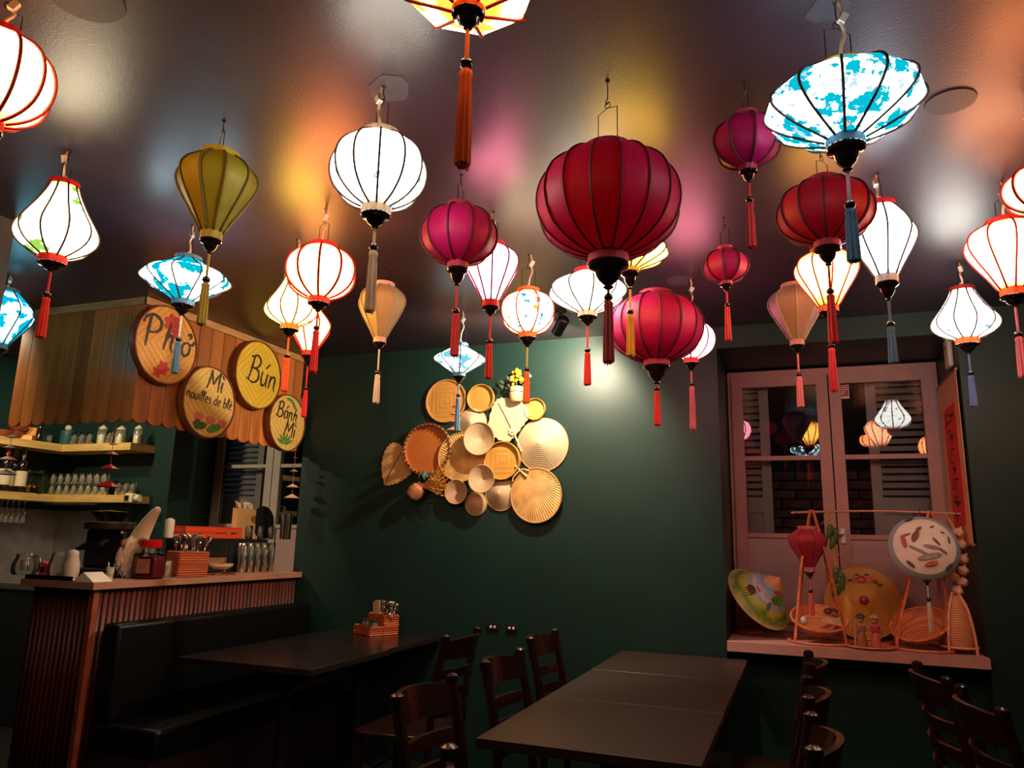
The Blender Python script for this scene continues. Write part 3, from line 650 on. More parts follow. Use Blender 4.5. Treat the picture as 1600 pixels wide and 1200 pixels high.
def sign(label, cy, cz, R, col, lines, marks):
    t = thing('woven_sign', label, 'sign', (AX + .030, cy, cz), (PI / 2, 0, PI / 2), None)
    obj('rim', MB().lathe([(R * .97, -.012), (R, -.010), (R * 1.0, .022), (R * .985, .030), (R * .955, .030), (R * .95, .018)], 48, cap0=False, cap1=False), sign_rim, t)
    wv = weave('sign_weave_%d' % (col[0] * 1000), col, 'diamond', 22, .66, .5, .5)
    obj('woven_face', MB().lathe([(.001, .024), (R * .5, .0235), (R * .96, .022), (R * .96, .0)], 48, cap0=False), wv, t)
    if marks:
        for m, polys in [(m, g) for m, gs in marks.items() for g in gs]:
            fl = MB()
            for (mx, my, rx, ry, ro) in polys:
                pts = [(mx + rx * math.cos(a) * math.cos(ro) - ry * math.sin(a) * math.sin(ro), my + rx * math.cos(a) * math.sin(ro) + ry * math.sin(a) * math.cos(ro)) for a in [2 * PI * i / 10 for i in range(10)]]
                fl.prism(pts, .0235, .0262 + .0004 * random.random())
            obj('painted_flower' if m in ('red', 'pink') else 'painted_leaf', fl, dict(red=red_p, pink=pink_p, green=green_p, dgreen=dgreen_p)[m], t, False)
    mb = MB()
    for (tx, x, y, s, w, ro) in lines: write(mb, tx, x, y, s, w, rot=ro, z=.0258)
    obj('lettering', mb, ink, t)
    return t
def petals(x, y, r, n, s=0.0): return [(x + r * .62 * math.cos(2 * PI * i / n + s), y + r * .62 * math.sin(2 * PI * i / n + s), r * .52, r * .34, 2 * PI * i / n + s) for i in range(n)]
sign('round woven sign lettered Phở with red flowers, largest at the awning corner', 3.105, 2.378, .226, (.90, .42, .07),
     [('P', -.165, -.030, .165, .0095, .02), ('h', -.035, -.035, .165, .0095, 0.0), ('ở', .098, -.035, .150, .0085, 0.0)], dict(red=[petals(.020, .125, .055, 7) + petals(.055, .085, .035, 5, .5), petals(-.010, -.135, .038, 6) + petals(-.045, -.165, .030, 5), [(.105, -.12, .020, .006, .4)]]))
sign('round woven sign lettered Mì nouilles de blé with lotus painting', 3.475, 2.118, .219, (.95, .60, .14),
     [('Mì', -.040, .080, .122, .0062, -.10), ('nouilles de blé', -.192, .000, .0655, .0040, -.05)],
     dict(dgreen=[[(-.055, -.150, .052, .024, .2), (-.09, -.135, .030, .016, .6)]], green=[[(.055, -.150, .060, .026, .35), (.09, -.125, .030, .014, .8)]],
          pink=[[(x + dx, y + abs(dx) * -.3, .008, .026, -dx * 12) for dx in (-.024, -.012, 0, .012, .024)] for x, y in ((-.075, -.095), (.02, -.105), (.12, -.110))]))
sign('round woven sign lettered Bún, coloured yellow as lit by the lantern', 3.885, 2.374, .228, (.96, .60, .04),
     [('Bún', -.112, -.045, .170, .0078, -.14)], {})  # yellow lantern light put into this sign's weave colour
sign('round woven sign lettered Bánh Mì with green leaves, nearest the far wall', 4.222, 2.108, .199, (.95, .62, .12),
     [('Bánh', -.125, .036, .102, .0060, -.12), ('Mì', -.035, -.088, .112, .0060, -.12)],
     dict(green=[[(-.01 + .05 * math.sin(a), -.150 + .04 * math.cos(a), .010, .040, -a) for a in (-1.2, -.7, -.25, .2, .65, 1.1)], [(.03, .155, .034, .010, -.5), (.055, .132, .034, .010, -.9), (.0, .165, .030, .010, -.1)]]))

# ---------------------------------------------------------------- counter and banquette
CT = 1.10
bc = thing('bar_counter', 'bar counter with reddish reeded front and wooden top', 'counter', (-3.45, 3.62, 0))
def loc(x0, x1, y0, y1, z0, z1): return MB().box(x0 + 3.45, x1 + 3.45, y0 - 3.62, y1 - 3.62, z0, z1)
obj('worktop', loc(-3.705, -3.205, 2.785, 4.445, CT - .034, CT), counter_top_m, bc, False)
obj('carcass', loc(-3.68, -3.250, 2.845, 4.44, 0.0, CT - .034), P('counter_carcass', (0.05, 0.018, 0.012), 0.6), bc, False)
sl = MB(); hp = [(.0145 * math.cos(PI * i / 6), .013 * math.sin(PI * i / 6)) for i in range(7)]
sl.prism(hp, 0.06, CT - .036); slx = sl.mesh('slat', reed)
for k in range(46): obj('slat', slx, None, bc, True, (.2005, -.755 + k * .0345 + random.uniform(-.001, .001), 0), (0, 0, -PI / 2))
for k in range(12): obj('slat', slx, None, bc, True, (-.205 + k * .0335, -.7745, 0), (0, 0, PI))
obj('corner_post', MB().box(.188, .218, -.802, -.772, 0, CT - .034), P('corner_post_wood', (0.28, 0.07, 0.03), 0.4, vary=.3, scale=10), bc, False)
bq = thing('banquette_bench', 'dark upholstered banquette along the front of the bar counter', 'bench', (-3.0, 3.64, 0))
def bev(mb_box, m, name, parent, r=.02):
    o = obj(name, mb_box, m, parent, True); b = o.modifiers.new('bevel', 'BEVEL'); b.width = r; b.segments = 3; return o
bev(MB().box(-.195, .215, -.78, .78, .33, .455), leather, 'seat_cushion', bq)
bev(MB().box(-.20, -.09, -.78, .78, .457, .905), leather, 'backrest', bq)
obj('base', MB().box(-.195, .18, -.77, .77, 0, .329), P('bench_base', (0.02, 0.012, 0.010), 0.6), bq, False)

# ---------------------------------------------------------------- bar back: shelves, steel splashback, back counter
for lab, z in (('upper oak wall shelf turning the corner of the bar', 2.003), ('lower oak wall shelf turning the corner of the bar', 1.612)):
    t = thing('wall_shelf', lab, 'shelf', (-5.36, 4.21, z))
    obj('shelf_board', MB().box(0, .70, 0, .238, -.055, 0), shelf_m, t, False)
    obj('shelf_board', MB().box(-.238, -.001, -1.3, .238, -.055, 0), shelf_m, t, False)
struct('trim_3', MB().box(-5.599, -5.585, 3.15, 4.43, .96, 1.50), dull_steel)
struct('trim_2', MB().box(-5.59, -4.86, 4.432, 4.449, .96, 1.50), dull_steel)
t = thing('back_counter', 'dark work counter under the bar shelves', 'counter', (-5.1, 4.18, 0))
obj('worktop', MB().box(-.49, .40, -.24, .262, .92, .96), dull_steel, t, False); obj('cabinet', MB().box(-.48, .39, -.22, .262, 0, .919), black_m, t, False)
t = thing('bar_rail', 'long thin steel rail under the lower shelf', 'rail', (-5.25, 4.30, 1.545))
obj('rod', MB().tube([(-.34, 0, 0), (.22, 0, 0)], .006, 8), steel, t)
for x in (-.30, .18): obj('bracket', MB().box(x - .004, x + .004, -.004, .004, 0, .013), steel, t, False)
t = thing('glass_rack', 'row of thin metal hooks under the lower shelf', 'rack', (-4.83, 4.32, 1.556))
obj('bar', MB().box(-.18, .15, -.006, .006, -.008, 0), black_m, t, False)
hm = MB().tube([(0, 0, -.008), (0, -.002, -.045), (0, -.012, -.05)], .0025, 5).mesh('hook', steel)
for k in range(10): obj('hook', hm, None, t, True, (-.165 + k * .034, 0, 0))

def tumbler(r, h, seg=14, taper=.86): return MB().lathe([(.001, .004), (r * taper * .95, .004), (r * .94, h), (r, h), (r * taper, 0), (.001, 0)], seg, cap0=False, cap1=False)
gl_small = tumbler(.027, .095).mesh('drinking_glass', gls); gl_inv = tumbler(.027, .084).mesh('drinking_glass', gls); gl_tiny = tumbler(.0165, .09, taper=.9).mesh('drinking_glass', gls); gl_tall = tumbler(.0195, .19, taper=.85).mesh('tall_glass', gls)
ORD = ('first', 'second', 'third', 'fourth', 'fifth', 'sixth', 'seventh', 'eighth', 'ninth', 'tenth')
def put(name, me, x, y, z, label, cat, group, rx=0):
    o = bpy.data.objects.new(name, me); COL.objects.link(o); o.location = (x, y, z); o.rotation_euler = (rx, 0, random.random() * 6)
    return tag(o, label, cat, group)
for gi, (px, gy) in enumerate(((65, 4.26), (78, 4.26), (72, 4.36), (116, 4.27), (128, 4.27), (140, 4.27), (171, 4.25), (122, 4.37), (134, 4.37))):
    p = at(px, 684, Y=gy); put('drinking_glass', gl_small, p.x, gy, 2.0035, ('clear tumbler on the upper bar shelf, ' + ('left of the tea tin, front left', 'left of the tea tin, front right', 'left of the tea tin, behind two others', 'just right of the tea tin', 'second right of the tea tin', 'third right of the tea tin', 'between the two left lidded jars', 'right of the tea tin, back row left', 'right of the tea tin, back row right')[gi]), 'glass', 'tumblers on the upper bar shelf')
for r_, py in ((0, 4.265), (1, 4.345)):
    for k in range(8):
        p = at(82 + k * 11.4, 755, Y=py); x0 = p.x + r_ * .028
        for lv in range(2):
            put('drinking_glass', gl_inv, x0, py, 1.6125 + .0845 * lv + .084, f'{ORD[k]} upside-down tumbler from the left, {("lower", "upper")[lv]} layer, {("front", "back")[r_]} row of the lower shelf stack', 'glass', 'stacked tumblers on the lower bar shelf', PI)
for gi, (px, gy) in enumerate(((186, 4.27), (197, 4.27), (208, 4.27), (191.5, 4.36), (202.5, 4.36))):
    p = at(px, 758, Y=gy); put('drinking_glass', gl_small, p.x, gy, 1.6125, 'clear upright tumbler at the right end of the lower bar shelf, ' + ('front left', 'front middle', 'front right', 'back left', 'back right')[gi], 'glass', 'tumblers at the shelf end')
lidm = P('pale_lid', (0.65, 0.52, 0.30), 0.4)
for px, h, r, lab in ((158, .13, .040, 'lidded glass jar left of two more on the upper bar shelf'), (187, .12, .042, 'pale lidded jar in the middle on the upper bar shelf'), (214, .12, .036, 'lidded glass jar nearest the end of the upper bar shelf')):
    p = at(px, 684, Y=4.30); t = thing('storage_jar', lab, 'jar', (p.x, 4.31, 2.0035))
    obj('jar_body', MB().lathe([(.001, 0), (r, 0), (r, h * .8), (r * .8, h * .92), (r * .8, h * .97)], 18, cap0=False, cap1=False), gls, t)
    obj('contents', MB().lathe([(.001, .004), (r * .9, .004), (r * .9, h * .6), (.001, h * .6)], 14, cap0=False, cap1=False), lidm, t)
    obj('lid', MB().lathe([(r * .85, h * .97), (r * .85, h * 1.03), (r * .4, h * 1.15), (.006, h * 1.22), (.001, h * 1.24)], 16, cap0=False), lidm, t)
p = at(101, 688, Y=4.30); t = thing('tea_tin', 'blue-green tea tin with round pale knob at the corner of the upper bar shelf', 'tin', (p.x, 4.32, 2.0035))
teal = P('teal_tin', (0.02, 0.10, 0.10), 0.4)
obj('tin_body', MB().lathe([(.05, 0), (.052, .004), (.052, .12), (.046, .128)], 20), teal, t); obj('knob', MB().ball((0, 0, .148), .026, n=12), lidm, t)
clay = P('brown_clay', (0.26, 0.06, 0.03), 0.3, vary=.3, scale=12)
def bowl_mesh(R, h): return MB().lathe([(R * .4, 0), (R * .45, .004), (R * .8, h * .45), (R, h), (R * .95, h), (R * .74, h * .48), (.001, h * .16)], 22, cap1=False)
for i, (px, dy, dz, lab) in enumerate(((6, 0, 0, 'brown clay bowl at the left edge of the upper bar shelf'), (22, .0, 0, 'brown clay bowl beside the orange wooden scoop on the upper bar shelf'), (16, .06, .055, 'brown clay bowl stacked on top of the others on the upper bar shelf'))):
    p = at(px, 668, X=-5.46); t = tag(obj('clay_bowl', bowl_mesh(.075, .055), clay, None, True, (-5.46, p.y + dy, 2.0035 + dz), (0.0, 0, 0)), lab, 'bowl', 'clay bowls on the upper bar shelf')
p = at(48, 672, X=-5.45); t = thing('wooden_scoop', 'orange-yellow wooden scoop stand near the corner of the upper bar shelf', 'scoop', (-5.45, p.y, 2.0035))
ow = P('honey_wood', (0.62, 0.26, 0.045), 0.4, vary=.2, scale=12)
obj('body', MB().prism([(-.03, 0), (.09, 0), (.085, .035), (.02, .045), (.0, .10), (-.025, .11)], -.04, .04, Matrix.Rotation(-.9, 4, 'Z') @ Matrix.Rotation(PI / 2, 4, 'X')), ow, t, False)
p = at(63, 678, X=-5.42)
tag(obj('dark_bottle', MB().lathe([(.022, 0), (.022, .08), (.010, .10), (.010, .125)], 14), black_gloss, None, True, (-5.43, p.y, 2.0035)), 'small dark bottle beside the orange wooden scoop', 'bottle')
# bottles and jar on the lower shelf, left arm
lab_m = P('cream_label', (0.66, 0.55, 0.36), 0.6, vary=.1, scale=30)
def bottle(px, X, h, r, label, foil, lb=lab_m, body=None):
    p = at(px, 755, X=X); t = thing('wine_bottle', label, 'bottle', (X, p.y, 1.6125))
    obj('bottle_body', MB().lathe([(r * .9, 0), (r, .006), (r, h * .58), (r * .85, h * .66), (r * .36, h * .76), (r * .33, h * .97), (r * .38, h * .98), (r * .38, h)], 20), body or black_gloss, t)
    obj('bottle_label', MB().lathe([(r * 1.02, h * .14), (r * 1.02, h * .48)], 20, cap0=False, cap1=False), lb, t)
    obj('foil', MB().lathe([(r * .37, h * .80), (r * .41, h * 1.005), (.001, h * 1.01)], 14, cap0=False, cap1=False), foil, t)
foil_r = P('red_foil', (0.55, 0.03, 0.03), 0.35); foil_d = P('dark_foil', (0.22, 0.16, 0.12), 0.35)
bottle(5, -5.43, .34, .042, 'dark bottle with red neck foil at the left edge of the lower bar shelf', foil_r)
bottle(31, -5.44, .33, .042, 'dark bottle with cream label and grey foil left of the big glass jar', foil_d)
bottle(18, -5.52, .33, .040, 'dark bottle with cream label half hidden behind the paper umbrella string', foil_d)
p = at(51, 757, X=-5.44); t = thing('glass_jar', 'big clear glass jar of green herbs on the lower bar shelf', 'jar', (-5.44, p.y, 1.6125))
obj('jar_body', MB().lathe([(.001, 0), (.085, 0), (.088, .01), (.088, .16), (.075, .175), (.078, .185)], 24, cap0=False, cap1=False), gls_jar, t)
obj('herbs', MB().lathe([(.001, .01), (.078, .012), (.08, .055), (.05, .065), (.001, .06)], 18, None, lambda a: 1 + .06 * math.sin(7 * a), cap0=False, cap1=False), P('herbs', (0.10, 0.16, 0.05), 0.8, vary=.4, scale=50), t)
lb2 = MB()
for k in range(5): lb2.ball((.088 * math.cos(-1.9 + k * .35), .088 * math.sin(-1.9 + k * .35), .045), .010, n=8, m=5)
obj('red_dots', lb2, red_p, t)
# clip lamp on the shelf end
p = at(221, 772, Y=4.23); t = thing('clip_spotlight', 'small cream spotlight with black face at the end of the lower bar shelf', 'spotlight', (-4.612, 4.235, 1.588))
bev(MB().box(-.045, .030, -.03, .03, -.036, .036), cream_m, 'housing', t, .012)
obj('lens', MB().lathe([(.026, .0), (.026, .006), (.001, .006)], 4, Matrix.Translation((-.012, -.03, 0)) @ Matrix.Rotation(PI / 2, 4, 'X') @ Matrix.Rotation(PI / 4, 4, 'Z'), cap0=False), black_gloss, t, False)
obj('clamp', MB().box(-.07, -.04, -.012, .05, -.038, -.032), black_m, t, False)
obj('knob', MB().lathe([(.012, 0), (.014, .02), (.028, .025), (.026, .055), (.001, .06)], 14, Matrix.Translation((.028, 0, 0)) @ Matrix.Rotation(PI / 2, 4, 'Y')), cream_m, t)
# hanging stem glasses
sg = MB().lathe([(.022, 0), (.022, -.003), (.004, -.006), (.004, -.07), (.021, -.095), (.026, -.13), (.022, -.165)], 14, cap1=False).mesh('stem_glass', gls)
for k, px in enumerate((2, 11, 20, 29, 38)):
    p = at(px, 790, X=-5.47); put('stem_glass', sg, -5.47, p.y, 1.5565, f'{ORD[k]} stem glass from the left hanging upside down under the lower bar shelf', 'glass', 'stem glasses hanging under the shelf')

# ---------------------------------------------------------------- things on the counter
def on_counter(px, py, X): p = at(px, py, X=X); return (X, p.y, CT + .0005)
t = thing('serving_tray', 'black serving tray of tea glasses at the left end of the counter', 'tray', (-3.53, 2.885, CT + .0005))
bev(MB().box(-.165, .165, -.085, .085, 0, .012), black_gloss, 'tray_base', t, .004); obj('rim', MB().box(-.165, .165, -.089, -.0855, .0, .022).box(-.165, .165, .0855, .089, 0, .022), black_gloss, t, False)
def teapot(px, label, r, h, m, spout=True):
    p = at(px, 888, Y=2.885); t = thing('glass_teapot' if spout else 'tea_glass', label, 'teapot' if spout else 'glass', (p.x, 2.885, CT + .0130))
    obj('pot_body', MB().lathe([(.001, 0), (r * .85, 0), (r, h * .2), (r * .98, h * .55), (r * .72, h * .9), (r * .74, h)], 22, cap0=False, cap1=False), m, t)
    if spout:
        obj('lid', MB().lathe([(r * .76, h), (r * .7, h * 1.06), (.012, h * 1.1), (.010, h * 1.17), (.001, h * 1.19)], 18, cap0=False, cap1=False), m, t)
        obj('handle', MB().tube(bez([(r * .8, 0, h * .85), (r * 1.5, 0, h * .95), (r * 1.75, 0, h * .6), (r * 1.65, 0, h * .2)], 6), .005, 8), steel, t)
        obj('infuser', MB().lathe([(.022, .02), (.024, .075), (.001, .08)], 14), dull_steel, t)
    else:
        obj('lid', MB().lathe([(r * .76, h), (r * .6, h * 1.14), (.001, h * 1.2)], 18, cap0=False, cap1=False), m, t)
teapot(38, 'round clear glass teapot with curved handle on the black tray', .062, .10, gls)
teapot(89, 'clear glass tea jar in the middle of the black tray', .045, .105, gls, False)
teapot(111, 'pale ceramic tea jar at the right of the black tray', .040, .115, P('pale_ceramic', (0.55, 0.46, 0.38), 0.3), False)
p = at(118, 901, Z=CT)
o = obj('paper_napkin', MB().add([(-.02, -.05, 0), (.12, -.05, 0), (.125, .06, 0), (-.01, .05, 0), (.04, -.045, .045), (.05, .055, .045)], [(0, 1, 4), (1, 2, 5, 4), (2, 3, 5), (3, 0, 4, 5), (0, 3, 2, 1)]), white_m, None, False, (-3.335, 2.84, CT + .0008), (0, 0, 0))
tag(o, 'white folded paper napkin at the counter corner', 'napkin')
p = at(3, 880, Y=2.93); t = thing('pink_packet', 'pink packet with black print at the far left of the counter', 'packet', (-3.685, 2.90, CT + .0005), (0, 0, .3))
obj('pouch', MB().prism([(-.025, 0), (.025, 0), (.022, .07), (-.018, .085)], -.02, .02, Matrix.Rotation(PI / 2, 4, 'X')), P('pink_foil', (0.75, 0.10, 0.16), 0.3), t, False); obj('print', MB().box(-.016, .006, -.0215, -.0195, .03, .055), black_m, t, False)
# coffee grinder
x, y, z = on_counter(158, 886, -3.585); t = thing('coffee_grinder', 'black coffee grinder with smoky hopper behind the gnome', 'coffee machine', (-3.585, y + .02, z), (0, 0, .25))
bev(MB().box(-.12, .12, -.10, .10, .0, .05), black_m, 'foot', t, .012); bev(MB().box(-.115, .12, -.03, .10, .05, .255), black_m, 'body', t, .015)
obj('head', MB().lathe([(.125, .255), (.13, .262), (.13, .292), (.10, .30)], 26), P('grinder_head', (0.03, 0.018, 0.014), 0.3), t)
obj('hopper', MB().lathe([(.060, .30), (.105, .345), (.110, .352), (.001, .36)], 22, cap0=False), glass('smoky_plastic', (0.35, 0.24, 0.18), .1), t)
obj('chrome_ring', MB().torus(.131, .003, 32, 6, Matrix.Translation((0, 0, .293))), steel, t)
obj('spout', MB().tube([(0, -.03, .19), (0, -.075, .165)], [.03, .018], 12), black_m, t); obj('button', MB().ball((.10, -.032, .24), .009, n=10), white_m, t)
obj('scoop_arm', MB().tube([(-.11, 0, .17), (-.17, -.03, .14)], [.028, .006], 10), black_m, t)
x, y, z = on_counter(172, 892, -3.40); t = thing('dotted_cup', 'small pale patterned cup before the black coffee grinder', 'cup', (x, y, z))
obj('cup_body', MB().lathe([(.001, 0), (.017, 0), (.021, .06), (.019, .06), (.001, .008)], 16, cap0=False, cap1=False), P('patterned_cup', (0.45, 0.48, 0.40), 0.4, vary=.6, scale=70), t); obj('stirrer', MB().tube([(0, 0, .01), (-.018, 0, .085)], .003, 6), white_m, t)
# gnome
felt = P('cream_felt', (0.85, 0.68, 0.46), 0.9, bump=.5, bscale=120, sheen=.3); beard_m = P('fluffy_beard', (0.80, 0.64, 0.50), 0.95, vary=.3, scale=40, bump=1.0, bscale=90)
x, y, z = on_counter(212, 892, -3.44); t = thing('gnome_figure', 'plush gnome with tall leaning cream hat and fluffy beard on the counter', 'ornament', (x, y, z), (0, 0, -.1))
obj('body', MB().lathe([(.055, 0), (.062, .02), (.058, .10), (.04, .19), (.02, .23)], 20), P('gnome_body', (0.20, 0.16, 0.14), 0.9, bump=.5, bscale=90), t)
bm_ = MB()
bm_.lathe([(.02, .005), (.05, .03), (.062, .09), (.058, .15), (.04, .20), (.015, .225)], 20, Matrix.Translation((.005, -.045, 0)), lambda a: 1 + .12 * math.sin(5 * a + 1))
for k in range(130):
    a = random.uniform(-PI, 0); zz = random.uniform(.03, .20); r0 = .06 * math.sin(max(.3, min(PI, zz / .23 * PI)))
    bm_.tube([(r0 * math.cos(a), -.045 + r0 * math.sin(a), zz), (r0 * 1.15 * math.cos(a), -.05 + r0 * 1.2 * math.sin(a), zz - .02), (r0 * 1.1 * math.cos(a) + random.uniform(-.01, .01), -.05 + r0 * 1.25 * math.sin(a), zz - .045)], [.007, .006, .001], 5)
obj('beard', bm_, beard_m, t)
hat = bez([(0, -.01, .195), (.030, -.012, .24), (.068, -.014, .29), (.105, -.016, .335), (.138, -.018, .365)], 5); n = len(hat)
obj('hat', MB().tube(hat, [.054 - .034 * (i / (n - 1)) for i in range(n)], 18).ball(hat[-1], .0205, n=12), felt, t)
obj('hat_brim', MB().torus(.046, .012, 24, 8, Matrix.Translation((.003, -.012, .20)) @ Matrix.Rotation(.25, 4, 'Y')), P('red_knit', (0.45, 0.10, 0.06), 0.9, bump=.6, bscale=80), t)
obj('nose', MB().ball((.0, -.092, .185), .020, n=12), P('gnome_nose', (0.50, 0.22, 0.14), 0.7), t)
brd = P('gnome_braid', (0.50, 0.28, 0.13), 0.9, bump=.5, bscale=90)
obj('braid', MB().torus(.024, .011, 14, 7, Matrix.Translation((-.062, -.03, .205)) @ Matrix.Rotation(1.4, 4, 'X')), brd, t); obj('braid', MB().tube(bez([(.045, -.03, .18), (.075, -.04, .20), (.11, -.045, .195)], 5), [.016] * 10 + [.008], 8), brd, t)
# red-lidded jar, lemon jar
x, y, z = on_counter(231, 898, -3.29); t = thing('sauce_jar', 'square glass jar of red sauce with a glossy red lid in front of the gnome', 'jar', (x, y, z), (0, 0, .15))
red_liq = P('red_sauce', (0.22, 0.02, 0.03), 0.25, vary=.3, scale=12)
bev(MB().box(-.066, .066, -.045, .045, .004, .115), red_liq, 'sauce', t, .010); bev(MB().box(-.072, .072, -.050, .050, 0, .135), gls_jar, 'jar_body', t, .014)
obj('neck', MB().lathe([(.055, .135), (.046, .155), (.046, .165)], 20, cap0=False, cap1=False), gls_jar, t); obj('lid', MB().lathe([(.052, .163), (.055, .168), (.055, .200), (.048, .206)], 24), P('red_lid', (0.60, 0.012, 0.015), 0.18), t)
obj('jar_label', MB().box(-.035, .045, -.0520, -.0505, .03, .105), P('jar_label', (0.42, 0.16, 0.12), 0.5, vary=.3, scale=40), t, False)
x, y, z = on_counter(258, 897, -3.31); t = thing('lemon_jar', 'small jar of lemon slices between the red jar and the cutlery basket', 'jar', (x, y, z))
obj('jar_body', MB().lathe([(.001, 0), (.032, 0), (.034, .05), (.028, .085), (.030, .092)], 18, cap0=False, cap1=False), gls, t)
for k in range(4): obj('lemon_slice', MB().lathe([(.001, -.004), (.022, -.004), (.022, .004), (.001, .004)], 14, Matrix.Translation((random.uniform(-.006, .006), 0, .018 + k * .018)) @ Matrix.Rotation(random.uniform(.3, 1.1), 4, 'X'), cap0=False, cap1=False), P('lemon', (0.70, 0.42, 0.07), 0.4, vary=.2, scale=40), t)

def rattan_basket(name, label, loc_, rz, w, d, h, h2=None):
    """box basket woven round upright stakes; with h2 the front half is lower"""
    t = thing(name, label, 'basket', loc_, (0, 0, rz))
    def wall(x0, x1, y0, y1, hh, nm='woven_wall'):
        mb = MB(); rows = int(hh / .011)
        for r in range(rows):
            z = .006 + r * .011; pts = []; L = []
            per = [(x0, y0), (x1, y0), (x1, y1), (x0, y1)]
            k = 0
            for i in range(4):
                a = per[i]; b = per[(i + 1) % 4]; n = 6
                nx, ny = (b[1] - a[1]), -(b[0] - a[0]); ln = math.hypot(nx, ny); nx /= ln; ny /= ln
                for q in range(n):
                    f = q / n; off = .0025 * (1 if (k + r) % 2 else -1); k += 1
                    pts.append((a[0] + (b[0] - a[0]) * f + nx * off, a[1] + (b[1] - a[1]) * f + ny * off, z))
            pts.append(pts[0]); mb.tube(pts, .0058, 5)
        return obj(nm, mb, rattan, t)
    if h2:
        wall(-w / 2, w / 2, 0, d / 2, h); wall(-w / 2, w / 2, -d / 2, -.008, h2, 'low_woven_wall')
    else: wall(-w / 2, w / 2, -d / 2, d / 2, h)
    obj('bottom', MB().box(-w / 2, w / 2, -d / 2, d / 2, .001, .007), rattan, t, False)
    return t
cut_m = P('cutlery_steel', (0.62, 0.56, 0.50), 0.22, 1.0)
spoon_me = MB().tube([(0, 0, 0), (0, .002, .10), (0, .0, .13)], [.0035, .003, .003], 6).ball((0, 0, .150), .016, .005, .026, 12, 8).mesh('spoon', cut_m)
fork_mb = MB().tube([(0, 0, 0), (0, .002, .12)], [.0035, .003], 6).box(-.011, .011, -.0015, .0015, .12, .145)
for k in range(4): fork_mb.box(-.011 + k * .0062, -.0076 + k * .0062, -.0012, .0012, .145, .178)
fork_me = fork_mb.mesh('fork', cut_m)
def cutlery(base, rz, spots, label, group, stretch=1.35):
    random.seed(5)
    c, s = math.cos(rz), math.sin(rz)
    for i, (dx, dy, tx, ty) in enumerate(spots):
        o = bpy.data.objects.new('spoon' if i % 3 else 'fork', spoon_me if i % 3 else fork_me); COL.objects.link(o)
        o.scale = (1.25, 1.25, stretch)
        o.location = (base[0] + dx * c - dy * s, base[1] + dx * s + dy * c, base[2] + .009); o.rotation_euler = (ty, tx, rz + random.uniform(-.6, .6))
        tag(o, f"{ORD[i]} in line, " + label % ('spoon' if i % 3 else 'fork'), 'cutlery', group)
p = on_counter(291, 895, -3.31)
rattan_basket('cutlery_basket', 'orange woven cutlery basket on the counter', p, PI / 2 - .35, .17, .15, .150)
cutlery(p, 0, [(-.02, -.055, -.10, .05), (.01, -.03, .05, .08), (-.01, -.035, .12, .1), (.0, -.01, -.12, .06), (.02, .0, .08, -.05), (-.02, .02, .1, -.12), (.01, .03, -.1, -.1), (.015, .05, .1, -.28), (-.02, -.05, .1, .18), (.03, .01, .15, 0)], 'steel %s standing in the cutlery basket on the counter', 'cutlery in the counter basket')
p = on_counter(342, 892, -3.33); t = thing('dish_stand', 'wooden stand holding a pale oval dish beside the counter basket', 'stand', p, (0, 0, PI / 2))
wdm = P('stand_wood', (0.34, 0.15, 0.07), 0.5, vary=.3, scale=15)
obj('stand_frame', MB().box(-.09, -.08, .03, .05, 0, .10).box(.08, .09, .03, .05, 0, .10).box(-.08, .08, .035, .045, .06, .10).box(-.09, -.08, -.06, .03, 0, .012).box(.08, .09, -.06, .03, 0, .012), wdm, t, False)
obj('dish', MB().lathe([(.05, .035), (.085, .052), (.09, .064), (.086, .064), (.05, .045), (.001, .042)], 26, Matrix.Translation((0, -.015, 0)) @ Matrix.Diagonal((1, .6, 1, 1)), cap1=False), P('dish_glaze', (0.72, 0.55, 0.36), 0.3), t)
obj('dark_filling', MB().lathe([(.07, .050), (.05, .062), (.001, .066)], 18, Matrix.Translation((0, -.012, 0)) @ Matrix.Diagonal((1, .55, 1, 1)), cap0=False), P('dark_filling', (0.06, 0.025, 0.02), 0.6), t)
# black storage box with the orange boxes, paper bag, glasses and steel cups on it
BZ = 1.315; a = at(288, 868, X=-3.50); b = at(466, 868, X=-3.50)
t = thing('black_cabinet', 'low black storage box along the back of the counter', 'box', (-3.575, (a.y + 4.43) / 2, CT + .0005)); hw = (4.43 - a.y) / 2
bev(MB().box(-.085, .075, -hw, hw, 0, BZ - CT - .001), black_m, 'box_body', t, .006); obj('seam', MB().box(.0752, .0762, -.004, .004, .01, .16), black_gloss, t, False)
org = P('orange_lacquer', (0.80, 0.075, 0.022), 0.35)
a = at(288, 836, X=-3.52); b = at(377, 836, X=-3.52); cy = (a.y + b.y) / 2; hl = (b.y - a.y) / 2
for i, (lab, z) in enumerate((('lower of two flat orange boxes on the black storage box', BZ), ('upper of two flat orange boxes on the black storage box', BZ + .037))):
    t = thing('orange_box', lab, 'box', (-3.565, cy, z), (0, 0, .0))
    bev(MB().box(-.06, .055 - i * .004, -hl, hl, 0, .030), org, 'box_base', t, .003); obj('lid_edge', MB().box(-.061, .057 - i * .004, -hl - .001, hl + .001 if i else 0, .0305, .036), org, t, False)
p = at(281, 840, X=-3.60); t = thing('white_bottle', 'white plastic bottle at the left end of the orange boxes', 'bottle', (-3.61, a.y - .035, BZ))
obj('bottle_body', MB().lathe([(.026, 0), (.028, .01), (.028, .10), (.024, .112)], 18), white_m, t)
obj('cap', MB().lathe([(.014, .1121), (.014, .118)], 12), white_m, t)
p = at(372, 835, X=-3.625); kraft = P('kraft_paper', (0.50, 0.27, 0.095), 0.75, vary=.12, scale=10, bump=.3, bscale=18)
t = thing('paper_bag', 'brown kraft paper bag with white tissue behind the orange boxes', 'bag', (-3.585, p.y, BZ), (0, 0, PI / 2))
